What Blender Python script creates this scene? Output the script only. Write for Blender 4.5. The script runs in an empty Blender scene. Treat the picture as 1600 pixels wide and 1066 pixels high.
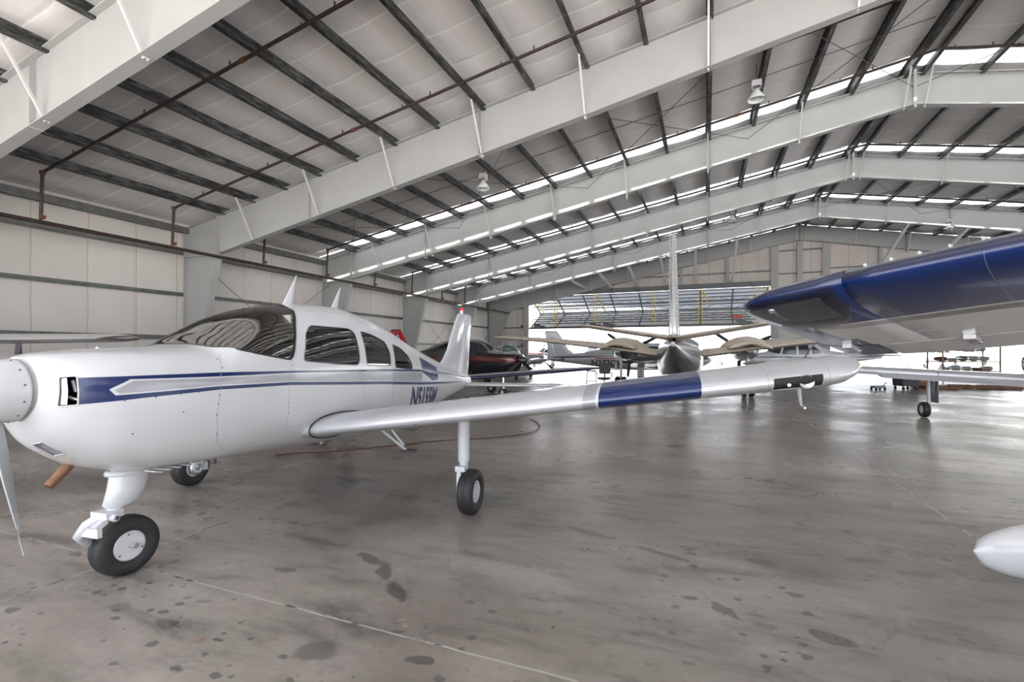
import bpy, math, random
import numpy as np
from mathutils import Vector, Matrix
from mathutils.geometry import delaunay_2d_cdt, tessellate_polygon
random.seed(7)
SC = bpy.context.scene
COL = SC.collection
PI = math.pi

# ------------------------------------------------------------------ camera
FPX, YH, VX, CAMH = 755.0, 549.5, 1104.0, 1.62
YAW = math.atan((VX - 800) / FPX)
CY, SY = math.cos(YAW), math.sin(YAW)
cam = bpy.data.cameras.new('camera')
camo = bpy.data.objects.new('camera', cam)
COL.objects.link(camo)
camo.location = (0, 0, CAMH)
camo.rotation_euler = (PI / 2, 0, YAW)
cam.sensor_width = 36.0
cam.lens = 36.0 * FPX / 1600.0
cam.shift_y = (YH - 533.0) / 1600.0
cam.clip_start = 0.05
cam.clip_end = 600
SC.camera = camo

# ------------------------------------------------------------------ light
SC.view_settings.view_transform = 'Standard'
SC.view_settings.look = 'None'
SC.view_settings.gamma = 1.0
SC.view_settings.use_curve_mapping = False
SC.view_settings.exposure = 2.4
world = bpy.data.worlds.new('sky'); SC.world = world
world.use_nodes = True
_n = world.node_tree.nodes; _l = world.node_tree.links
_bg = _n['Background']
_tc = _n.new('ShaderNodeTexCoord'); _sp = _n.new('ShaderNodeSeparateXYZ')
_cr = _n.new('ShaderNodeValToRGB')
_l.new(_tc.outputs['Generated'], _sp.inputs[0]); _l.new(_sp.outputs['Z'], _cr.inputs[0])
_cr.color_ramp.elements[0].position = 0.0; _cr.color_ramp.elements[0].color = (0.93, 0.95, 1.0, 1)
_cr.color_ramp.elements[1].position = 0.7; _cr.color_ramp.elements[1].color = (0.74, 0.84, 1.0, 1)
_l.new(_cr.outputs[0], _bg.inputs[0])
_bg.inputs[1].default_value = 0.9
sun = bpy.data.lights.new('sun', 'SUN'); suno = bpy.data.objects.new('sun', sun); COL.objects.link(suno)
sun.energy = 12.0; sun.angle = math.radians(3); sun.color = (1, 0.97, 0.92)
suno.rotation_euler = (math.radians(36), math.radians(-3), 0)
suno.location = (0, 0, 30)
SC.cycles.max_bounces = 10; SC.cycles.diffuse_bounces = 6; SC.cycles.glossy_bounces = 4
SC.cycles.transmission_bounces = 8; SC.cycles.transparent_max_bounces = 12
SC.cycles.caustics_reflective = False; SC.cycles.caustics_refractive = False
SC.cycles.sample_clamp_indirect = 6.0

def W2(R, D):          # camera-aligned ground offsets (metres right, metres ahead) to world x, y
    return (R * CY - D * SY, R * SY + D * CY)
def head(R, D):        # the same for a direction -> rotation about z
    x, y = W2(R, D); return math.atan2(y, x)

# ------------------------------------------------------------------ materials
MATS = {}
def newmat(name):
    m = bpy.data.materials.new(name); m.use_nodes = True; MATS[name] = m
    return m, m.node_tree.nodes, m.node_tree.links, m.node_tree.nodes['Principled BSDF']
def simple(name, col, rough=0.5, metal=0.0, coat=0.0, spec=None, noise=0.0, nscale=6.0, bump=0.0, bscale=40.0, emis=None):
    m, n, l, b = newmat(name)
    b.inputs['Base Color'].default_value = (*col, 1)
    b.inputs['Roughness'].default_value = rough
    b.inputs['Metallic'].default_value = metal
    if coat: b.inputs['Coat Weight'].default_value = coat; b.inputs['Coat Roughness'].default_value = 0.06
    if spec is not None: b.inputs['Specular IOR Level'].default_value = spec
    if noise or bump:
        tc = n.new('ShaderNodeTexCoord')
    if noise:
        nt = n.new('ShaderNodeTexNoise'); nt.inputs['Scale'].default_value = nscale; nt.inputs['Detail'].default_value = 5
        mx = n.new('ShaderNodeMixRGB'); mx.blend_type = 'MULTIPLY'; mx.inputs[0].default_value = 1
        mx.inputs[1].default_value = (*col, 1)
        cr = n.new('ShaderNodeValToRGB'); cr.color_ramp.elements[0].position = 0.3; cr.color_ramp.elements[1].position = 0.7
        v = 1 - noise; cr.color_ramp.elements[0].color = (v, v, v, 1); w = 1 + noise; cr.color_ramp.elements[1].color = (w, w, w, 1)
        l.new(tc.outputs['Object'], nt.inputs['Vector']); l.new(nt.outputs[0], cr.inputs[0]); l.new(cr.outputs[0], mx.inputs[2])
        l.new(mx.outputs[0], b.inputs['Base Color'])
    if bump:
        nb = n.new('ShaderNodeTexNoise'); nb.inputs['Scale'].default_value = bscale
        bp = n.new('ShaderNodeBump'); bp.inputs['Strength'].default_value = bump; bp.inputs['Distance'].default_value = 0.01
        l.new(tc.outputs['Object'], nb.inputs['Vector']); l.new(nb.outputs[0], bp.inputs['Height']); l.new(bp.outputs[0], b.inputs['Normal'])
    if emis:
        b.inputs['Emission Color'].default_value = (*emis[:3], 1); b.inputs['Emission Strength'].default_value = emis[3]
    return m
simple('white_paint', (0.52, 0.535, 0.56), 0.28, coat=0.5, noise=0.02, nscale=2)
simple('silver_paint', (0.50, 0.515, 0.55), 0.30, metal=0.35, coat=0.4)
simple('grey_stripe', (0.30, 0.305, 0.335), 0.3, metal=0.2, coat=0.4)
simple('light_grey_paint', (0.55, 0.56, 0.58), 0.3, coat=0.4)
simple('blue_paint', (0.001, 0.014, 0.085), 0.25, coat=0.25)
simple('navy_paint', (0.006, 0.012, 0.045), 0.2, coat=0.7)
simple('black_paint', (0.012, 0.012, 0.014), 0.25, coat=0.6)
simple('maroon_paint', (0.085, 0.012, 0.012), 0.25, coat=0.6)
simple('red_paint', (0.42, 0.02, 0.03), 0.3, coat=0.5)
simple('reg_ink', (0.03, 0.04, 0.10), 0.35)
simple('black_ink', (0.02, 0.02, 0.022), 0.4)
simple('gold_ink', (0.42, 0.33, 0.14), 0.4)
simple('rubber', (0.016, 0.016, 0.017), 0.62, bump=0.3, bscale=60)
simple('black_plastic', (0.02, 0.02, 0.022), 0.45)
simple('chrome', (0.7, 0.71, 0.73), 0.18, metal=1.0)
simple('alu', (0.55, 0.56, 0.58), 0.38, metal=0.8)
simple('prop_grey', (0.42, 0.44, 0.46), 0.4, metal=0.3)
simple('prop_black', (0.03, 0.03, 0.033), 0.4)
simple('rust_pipe', (0.20, 0.10, 0.06), 0.6, metal=0.4, noise=0.35, nscale=30)
simple('dark_hole', (0.012, 0.012, 0.013), 0.7)
simple('seam_dark', (0.25, 0.25, 0.27), 0.6)
simple('rivet', (0.10, 0.10, 0.11), 0.4, metal=0.6)
simple('leather', (0.11, 0.10, 0.095), 0.6)
simple('lining', (0.30, 0.28, 0.26), 0.85)
simple('orange_part', (0.75, 0.18, 0.04), 0.5)
simple('tan_cover', (0.74, 0.65, 0.54), 0.85, bump=0.6, bscale=9, noise=0.08, nscale=3)
simple('tan_paint', (0.66, 0.62, 0.56), 0.35, coat=0.3)
simple('grey_dark_paint', (0.075, 0.075, 0.08), 0.22, coat=0.6)
simple('frame_paint', (0.40, 0.405, 0.40), 0.75, noise=0.04, nscale=1.2)
simple('rod_steel', (0.10, 0.09, 0.085), 0.55, metal=0.3)
simple('pipe_brown', (0.042, 0.027, 0.023), 0.5, metal=0.2, noise=0.3, nscale=8)
simple('pipe_red', (0.14, 0.04, 0.025), 0.55)
simple('girt_steel', (0.15, 0.155, 0.15), 0.5, metal=0.3, noise=0.25, nscale=4)
simple('brace_light', (0.62, 0.62, 0.61), 0.5)
simple('yellow_paint', (0.75, 0.55, 0.02), 0.5)
simple('truss_steel', (0.13, 0.135, 0.14), 0.5, metal=0.2)
simple('pallet_wood', (0.16, 0.075, 0.045), 0.8, noise=0.3, nscale=6)
simple('bin_black', (0.02, 0.02, 0.022), 0.6)
simple('wood_brown', (0.22, 0.13, 0.08), 0.7)
simple('asphalt', (0.33, 0.32, 0.31), 0.9, noise=0.1, nscale=0.3)
simple('apron', (0.42, 0.41, 0.40), 0.9, noise=0.08, nscale=0.2)
simple('tree_dark', (0.06, 0.09, 0.05), 0.9)
simple('window_dark', (0.03, 0.035, 0.04), 0.12)
simple('green_tint', (0.10, 0.20, 0.17), 0.12)
simple('red_lens', (0.6, 0.01, 0.02), 0.15, emis=(1, 0.02, 0.03, 0.15))
simple('lamp_glass', (0.75, 0.77, 0.78), 0.1)
simple('sign_red', (0.6, 0.08, 0.07), 0.5)
simple('amber_light', (0.9, 0.85, 0.6), 0.3, emis=(1, 0.95, 0.7, 1.5))
simple('hose_red', (0.09, 0.022, 0.018), 0.6)

def glassmat(name, tint, alpha, rough=0.02):
    m, n, l, b = newmat(name)
    for x in list(n):
        if x.type == 'BSDF_PRINCIPLED': n.remove(x)
    out = n['Material Output']
    tr = n.new('ShaderNodeBsdfTransparent'); tr.inputs[0].default_value = (*tint, 1)
    gl = n.new('ShaderNodeBsdfGlossy'); gl.inputs[0].default_value = (0.9, 0.9, 0.9, 1); gl.inputs['Roughness'].default_value = rough
    fr = n.new('ShaderNodeFresnel'); fr.inputs[0].default_value = 1.5
    mt = n.new('ShaderNodeMath'); mt.operation = 'MULTIPLY_ADD'; mt.inputs[1].default_value = 1.0; mt.inputs[2].default_value = alpha
    mx = n.new('ShaderNodeMixShader')
    l.new(fr.outputs[0], mt.inputs[0]); l.new(mt.outputs[0], mx.inputs[0]); l.new(tr.outputs[0], mx.inputs[1]); l.new(gl.outputs[0], mx.inputs[2])
    l.new(mx.outputs[0], out.inputs[0])
    return m
glassmat('plexi', (0.62, 0.63, 0.62), 0.10)
glassmat('plexi_dark', (0.50, 0.48, 0.46), 0.20)
glassmat('plexi_green', (0.45, 0.62, 0.56), 0.05)
simple('lens_sheen_paint', (0.32, 0.39, 0.48), 0.4)  # tip lens reflection, put into the skin colour as pale blue
glassmat('lens', (0.92, 0.95, 0.98), 0.02, .03)

def floor_mat():
    m, n, l, b = newmat('concrete')
    tc = n.new('ShaderNodeTexCoord')
    def noise(scale, det=6, rough=0.6, vec=None, dist=0.0):
        t = n.new('ShaderNodeTexNoise'); t.inputs['Scale'].default_value = scale; t.inputs['Detail'].default_value = det
        t.inputs['Roughness'].default_value = rough; t.inputs['Distortion'].default_value = dist
        l.new(vec or tc.outputs['Object'], t.inputs['Vector']); return t.outputs[0]
    def ramp(src, pts):
        r = n.new('ShaderNodeValToRGB')
        while len(r.color_ramp.elements) < len(pts): r.color_ramp.elements.new(0.5)
        for e, (p, c) in zip(r.color_ramp.elements, pts):
            e.position = p; e.color = (*c, 1) if len(c) == 3 else (c[0],) * 3 + (1,)
        l.new(src, r.inputs[0]); return r.outputs[0]
    def mul(a, bb, f=1.0):
        x = n.new('ShaderNodeMixRGB'); x.blend_type = 'MULTIPLY'; x.inputs[0].default_value = f
        l.new(a, x.inputs[1]); l.new(bb, x.inputs[2]); return x.outputs[0]
    def mth(op, a, b2=None, c=None):
        x = n.new('ShaderNodeMath'); x.operation = op
        for i, v in enumerate((a, b2, c)):
            if v is None: continue
            if isinstance(v, (int, float)): x.inputs[i].default_value = v
            else: l.new(v, x.inputs[i])
        return x.outputs[0]
    base = ramp(noise(0.35, 4, 0.55, dist=0.6), [(0.30, (0.135, 0.116, 0.100)), (0.50, (0.250, 0.226, 0.204)), (0.72, (0.37, 0.34, 0.312))])
    # streaky wear running across the slab
    mp = n.new('ShaderNodeMapping'); mp.inputs['Rotation'].default_value = (0, 0, -0.2); mp.inputs['Scale'].default_value = (0.9, 3.2, 1)
    l.new(tc.outputs['Object'], mp.inputs[0])
    streak = ramp(noise(1.1, 8, 0.66, mp.outputs[0], 0.3), [(0.30, (0.42,)), (0.48, (0.92,)), (0.75, (1.18,))])
    fine = ramp(noise(14, 6, 0.7), [(0.3, (0.88,)), (0.7, (1.08,))])
    col = mul(mul(base, streak), fine)
    grain = ramp(noise(160, 2, 0.5), [(0.3, (0.93,)), (0.7, (1.06,))])
    col = mul(col, grain)
    # oil drips: cells whose distorted distance is small, only where a big mask allows
    def spots(scale, thr, seed, lo, hi, dark, sy=1.6):
        mp = n.new('ShaderNodeMapping'); mp.inputs['Location'].default_value = (seed, seed * 1.7, 0); mp.inputs['Scale'].default_value = (1, sy, 1)
        nz = n.new('ShaderNodeTexNoise'); nz.inputs['Scale'].default_value = scale * 1.6; nz.inputs['Detail'].default_value = 4
        l.new(tc.outputs['Object'], nz.inputs['Vector'])
        vm = n.new('ShaderNodeVectorMath'); vm.operation = 'MULTIPLY_ADD'; vm.inputs[1].default_value = (0.5 / scale,) * 3
        l.new(nz.outputs['Color'], vm.inputs[0]); l.new(tc.outputs['Object'], vm.inputs[2]); l.new(vm.outputs[0], mp.inputs[0])
        v = n.new('ShaderNodeTexVoronoi'); v.inputs['Scale'].default_value = scale; l.new(mp.outputs[0], v.inputs['Vector'])
        sep = n.new('ShaderNodeSeparateColor'); l.new(v.outputs['Color'], sep.inputs[0])
        rad = mth('MULTIPLY', mth('POWER', sep.outputs[0], 3.0), thr)
        mask = n.new('ShaderNodeMapRange'); mask.interpolation_type = 'SMOOTHSTEP'
        l.new(mth('SUBTRACT', rad, v.outputs['Distance']), mask.inputs[0]); mask.inputs[1].default_value = -0.01; mask.inputs[2].default_value = 0.05
        area = ramp(noise(0.45, 2, 0.5), [(lo, (0.0,)), (hi, (1.0,))])
        k = mth('MULTIPLY', mask.outputs[0], area)
        return mth('MULTIPLY', k, dark)
    s1 = spots(4.6, 0.34, 3.1, 0.40, 0.55, 0.60)
    s2 = spots(10.5, 0.40, 9.3, 0.40, 0.54, 0.60, 1.3)
    s3 = spots(2.1, 0.30, 5.7, 0.35, 0.5, 0.35, 2.6)
    dark = mth('MAXIMUM', mth('MAXIMUM', s1, s2), s3)
    # placed oil stains (position, radii, angle)
    def blob(x, y, rx, ry, ang, k):
        mp = n.new('ShaderNodeMapping'); mp.vector_type = 'TEXTURE'
        mp.inputs['Location'].default_value = (x, y, 0); mp.inputs['Rotation'].default_value = (0, 0, ang); mp.inputs['Scale'].default_value = (rx, ry, 1)
        nz = n.new('ShaderNodeTexNoise'); nz.inputs['Scale'].default_value = 7; nz.inputs['Detail'].default_value = 4
        l.new(tc.outputs['Object'], nz.inputs['Vector'])
        vm = n.new('ShaderNodeVectorMath'); vm.operation = 'MULTIPLY_ADD'; vm.inputs[1].default_value = (0.14,) * 3
        l.new(nz.outputs['Color'], vm.inputs[0]); l.new(tc.outputs['Object'], vm.inputs[2])
        sb = n.new('ShaderNodeVectorMath'); sb.operation = 'SUBTRACT'; sb.inputs[1].default_value = (0.07, 0.07, 0.0); l.new(vm.outputs[0], sb.inputs[0])
        fl = n.new('ShaderNodeVectorMath'); fl.operation = 'MULTIPLY'; fl.inputs[1].default_value = (1, 1, 0); l.new(sb.outputs[0], fl.inputs[0])
        l.new(fl.outputs[0], mp.inputs[0])
        le = n.new('ShaderNodeVectorMath'); le.operation = 'LENGTH'; l.new(mp.outputs[0], le.inputs[0])
        mr = n.new('ShaderNodeMapRange'); mr.interpolation_type = 'SMOOTHSTEP'; l.new(le.outputs['Value'], mr.inputs[0])
        mr.inputs[1].default_value = 1.0; mr.inputs[2].default_value = 0.75; mr.inputs[3].default_value = 0; mr.inputs[4].default_value = k
        return mr.outputs[0]
    for args in [(-2.42, 3.09, .20, .06, -.3, .55), (-2.20, 2.95, .16, .06, -.9, .6), (-1.95, 2.74, .18, .07, -.7, .62), (-1.96, 2.01, .14, .10, .3, .5),
                 (.66, 3.20, .13, .055, -.5, .6), (1.43, 4.36, .17, .07, .1, .55), (1.15, 4.5, .15, .07, .2, .5), (.39, 4.15, .13, .06, -.2, .45),
                 (-1.39, 2.18, .07, .05, 0, .6), (2.2, 9.6, .7, .12, .9, .35), (1.35, 9.93, .35, .18, .2, .35), (-1.01, 4.29, .3, .05, -.4, .45),
                 (4.65, 10.4, 1.1, .7, 0, .42), (-.35, 4.05, .28, .04, -.3, .5), (.1, 3.3, .13, .05, -.8, .55), (-2.9, 2.7, .12, .05, .2, .5), (2.0, 6.1, .5, .15, 0, .25)]:
        dark = mth('MAXIMUM', dark, blob(*args))
    dk = n.new('ShaderNodeMixRGB'); dk.inputs[2].default_value = (0.035, 0.030, 0.027, 1)
    l.new(dark, dk.inputs[0]); l.new(col, dk.inputs[1]); col = dk.outputs[0]
    # rusty spots
    rs = spots(5.2, 0.20, 17.2, 0.50, 0.6, 0.6)
    rk = n.new('ShaderNodeMixRGB'); rk.inputs[2].default_value = (0.25, 0.11, 0.06, 1); l.new(rs, rk.inputs[0]); l.new(col, rk.inputs[1]); col = rk.outputs[0]
    # sawn joints every 6.3 m / 6.1 m
    sp = n.new('ShaderNodeSeparateXYZ'); l.new(tc.outputs['Object'], sp.inputs[0])
    wob = mth('MULTIPLY', mth('SUBTRACT', noise(2.2, 3, 0.6), 0.5), 0.03)
    def joint(coord, off, per, wdt):
        d = mth('ABSOLUTE', mth('SUBTRACT', mth('MODULO', mth('ADD', mth('ADD', coord, wob), 100 * per - off + per / 2), per), per / 2))
        r = n.new('ShaderNodeMapRange'); l.new(d, r.inputs[0]); r.inputs[1].default_value = wdt; r.inputs[2].default_value = wdt * 0.6
        return r.outputs[0], d
    jx, dx = joint(sp.outputs['X'], -4.24, 6.40, 0.009)
    jy, dy = joint(sp.outputs['Y'], 2.32, 6.10, 0.008)
    j = mth('MAXIMUM', jx, jy)
    jn = ramp(noise(3.0, 4, 0.7), [(0.40, (0.03, 0.028, 0.026)), (0.48, (0.40, 0.375, 0.345))])
    jm = n.new('ShaderNodeMixRGB'); l.new(mth('MULTIPLY', j, 0.95), jm.inputs[0]); l.new(col, jm.inputs[1]); l.new(jn, jm.inputs[2]); col = jm.outputs[0]
    # soft dirt along the joints
    l.new(col, b.inputs['Base Color'])
    rg = ramp(noise(0.6, 5, 0.6, dist=0.5), [(0.3, (0.22,)), (0.7, (0.40,))])
    l.new(rg, b.inputs['Roughness'])
    b.inputs['Specular IOR Level'].default_value = 0.55
    bp = n.new('ShaderNodeBump'); bp.inputs['Strength'].default_value = 0.12; bp.inputs['Distance'].default_value = 0.02
    l.new(noise(9, 5, 0.6), bp.inputs['Height']); l.new(bp.outputs[0], b.inputs['Normal'])
floor_mat()

def blanket_mat(name, axis, per, off, base=(0.83, 0.81, 0.81), seam=(1.0, 1.0, 1.0), stain=False, seamw=0.035):
    m, n, l, b = newmat(name)
    tc = n.new('ShaderNodeTexCoord'); sp = n.new('ShaderNodeSeparateXYZ'); l.new(tc.outputs['Object'], sp.inputs[0])
    wv = n.new('ShaderNodeTexNoise'); wv.inputs['Scale'].default_value = 0.9; wv.inputs['Detail'].default_value = 3; l.new(tc.outputs['Object'], wv.inputs['Vector'])
    def mth(op, a, b2=None):
        x = n.new('ShaderNodeMath'); x.operation = op
        for i, v in enumerate((a, b2)):
            if v is None: continue
            if isinstance(v, (int, float)): x.inputs[i].default_value = v
            else: l.new(v, x.inputs[i])
        return x.outputs[0]
    c = mth('ADD', sp.outputs[axis], mth('MULTIPLY', mth('SUBTRACT', wv.outputs[0], 0.5), 0.14))
    d = mth('ABSOLUTE', mth('SUBTRACT', mth('MODULO', mth('ADD', c, 100 * per - off + per / 2), per), per / 2))
    r = n.new('ShaderNodeMapRange'); l.new(d, r.inputs[0]); r.inputs[1].default_value = seamw; r.inputs[2].default_value = seamw * 0.5
    big = n.new('ShaderNodeTexNoise'); big.inputs['Scale'].default_value = 0.5; big.inputs['Detail'].default_value = 4; l.new(tc.outputs['Object'], big.inputs['Vector'])
    cr = n.new('ShaderNodeValToRGB'); cr.color_ramp.elements[0].position = 0.3; cr.color_ramp.elements[1].position = 0.7
    cr.color_ramp.elements[0].color = (*[x * 0.93 for x in base], 1); cr.color_ramp.elements[1].color = (*[min(1, x * 1.06) for x in base], 1)
    l.new(big.outputs[0], cr.inputs[0])
    mx = n.new('ShaderNodeMixRGB'); l.new(r.outputs[0], mx.inputs[0]); l.new(cr.outputs[0], mx.inputs[1]); mx.inputs[2].default_value = (*seam, 1)
    l.new(mx.outputs[0], b.inputs['Base Color']); b.inputs['Roughness'].default_value = 0.6
    b.inputs['Specular IOR Level'].default_value = 0.3
    # quilted sag + fine wrinkles
    mp = n.new('ShaderNodeMapping'); s = [1, 1, 1]; s[{'X': 1, 'Y': 0, 'Z': 1}[axis]] = 4.0; s = [0.6 if v == 1 else v for v in s]; mp.inputs['Scale'].default_value = s
    l.new(tc.outputs['Object'], mp.inputs[0])
    wr = n.new('ShaderNodeTexNoise'); wr.inputs['Scale'].default_value = 1.6; wr.inputs['Detail'].default_value = 5; wr.inputs['Distortion'].default_value = 0.6; l.new(mp.outputs[0], wr.inputs['Vector'])
    g = n.new('ShaderNodeMapRange'); l.new(d, g.inputs[0]); g.inputs[1].default_value = 0; g.inputs[2].default_value = 0.12
    hh = mth('ADD', mth('MULTIPLY', wr.outputs[0], 0.6), mth('MULTIPLY', g.outputs[0], 0.35))
    bp = n.new('ShaderNodeBump'); bp.inputs['Strength'].default_value = 0.5; bp.inputs['Distance'].default_value = 0.06
    l.new(hh, bp.inputs['Height']); l.new(bp.outputs[0], b.inputs['Normal'])
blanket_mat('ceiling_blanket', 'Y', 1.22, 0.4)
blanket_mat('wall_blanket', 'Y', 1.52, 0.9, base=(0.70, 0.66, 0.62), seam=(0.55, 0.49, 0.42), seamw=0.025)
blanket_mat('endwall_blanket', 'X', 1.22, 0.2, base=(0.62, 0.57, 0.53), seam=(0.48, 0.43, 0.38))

def galv():
    m, n, l, b = newmat('galvanised')
    tc = n.new('ShaderNodeTexCoord'); mp = n.new('ShaderNodeMapping'); mp.inputs['Scale'].default_value = (6, 1.0, 6)
    l.new(tc.outputs['Object'], mp.inputs[0])
    t = n.new('ShaderNodeTexNoise'); t.inputs['Scale'].default_value = 2.2; t.inputs['Detail'].default_value = 6; t.inputs['Roughness'].default_value = 0.7; l.new(mp.outputs[0], t.inputs['Vector'])
    r = n.new('ShaderNodeValToRGB'); e = r.color_ramp.elements
    e[0].position = 0.45; e[0].color = (0.022, 0.025, 0.024, 1); e[1].position = 0.72; e[1].color = (0.22, 0.225, 0.225, 1)
    l.new(t.outputs[0], r.inputs[0]); l.new(r.outputs[0], b.inputs['Base Color'])
    b.inputs['Roughness'].default_value = 0.5; b.inputs['Metallic'].default_value = 0.25
galv()

def translucent():
    m, n, l, b = newmat('skylight_sheet')
    out = n['Material Output']; n.remove(b)
    t = n.new('ShaderNodeBsdfTranslucent'); t.inputs[0].default_value = (0.135, 0.137, 0.14, 1)
    d = n.new('ShaderNodeBsdfDiffuse'); d.inputs[0].default_value = (0.75, 0.75, 0.75, 1)
    mx = n.new('ShaderNodeMixShader'); mx.inputs[0].default_value = 0.15
    l.new(t.outputs[0], mx.inputs[1]); l.new(d.outputs[0], mx.inputs[2]); l.new(mx.outputs[0], out.inputs[0])
translucent()

def ribmat(name, col, axis='X', per=0.3, strength=1.0):
    m, n, l, b = newmat(name)
    tc = n.new('ShaderNodeTexCoord')
    wv = n.new('ShaderNodeTexWave'); wv.wave_type = 'BANDS'; wv.bands_direction = axis; wv.inputs['Scale'].default_value = 1 / per * 0.314
    l.new(tc.outputs['Object'], wv.inputs['Vector'])
    cr = n.new('ShaderNodeValToRGB'); cr.color_ramp.elements[0].position = 0.0; cr.color_ramp.elements[1].position = 0.35
    cr.color_ramp.elements[0].color = (*[c * 0.72 for c in col], 1); cr.color_ramp.elements[1].color = (*col, 1)
    l.new(wv.outputs[0], cr.inputs[0]); l.new(cr.outputs[0], b.inputs['Base Color'])
    bp = n.new('ShaderNodeBump'); bp.inputs['Strength'].default_value = strength; bp.inputs['Distance'].default_value = 0.03
    l.new(wv.outputs[0], bp.inputs['Height']); l.new(bp.outputs[0], b.inputs['Normal']); b.inputs['Roughness'].default_value = 0.6
ribmat('white_siding', (0.62, 0.63, 0.65), 'X', 0.9)
ribmat('door_sheet_opaque', (0.56, 0.58, 0.60), 'X', 0.4)
def doorsheet():
    m, n, l, b = newmat('door_sheet'); out = n['Material Output']
    t = n.new('ShaderNodeBsdfTranslucent'); t.inputs[0].default_value = (0.17, 0.175, 0.18, 1)
    b.inputs['Base Color'].default_value = (0.6, 0.61, 0.62, 1); b.inputs['Roughness'].default_value = .6
    mx = n.new('ShaderNodeMixShader'); mx.inputs[0].default_value = 0.5
    l.new(t.outputs[0], mx.inputs[1]); l.new(b.outputs[0], mx.inputs[2]); l.new(mx.outputs[0], out.inputs[0])
doorsheet()
ribmat('boot_rib', (0.55, 0.55, 0.52), 'Z', 0.09)

def grassmat():
    m, n, l, b = newmat('grass')
    tc = n.new('ShaderNodeTexCoord'); t = n.new('ShaderNodeTexNoise'); t.inputs['Scale'].default_value = 0.4; t.inputs['Detail'].default_value = 6
    l.new(tc.outputs['Object'], t.inputs['Vector'])
    r = n.new('ShaderNodeValToRGB'); e = r.color_ramp.elements
    e[0].position = 0.35; e[0].color = (0.045, 0.09, 0.012, 1); e[1].position = 0.65; e[1].color = (0.09, 0.14, 0.022, 1)
    l.new(t.outputs[0], r.inputs[0]); l.new(r.outputs[0], b.inputs['Base Color']); b.inputs['Roughness'].default_value = 0.9
grassmat()

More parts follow.
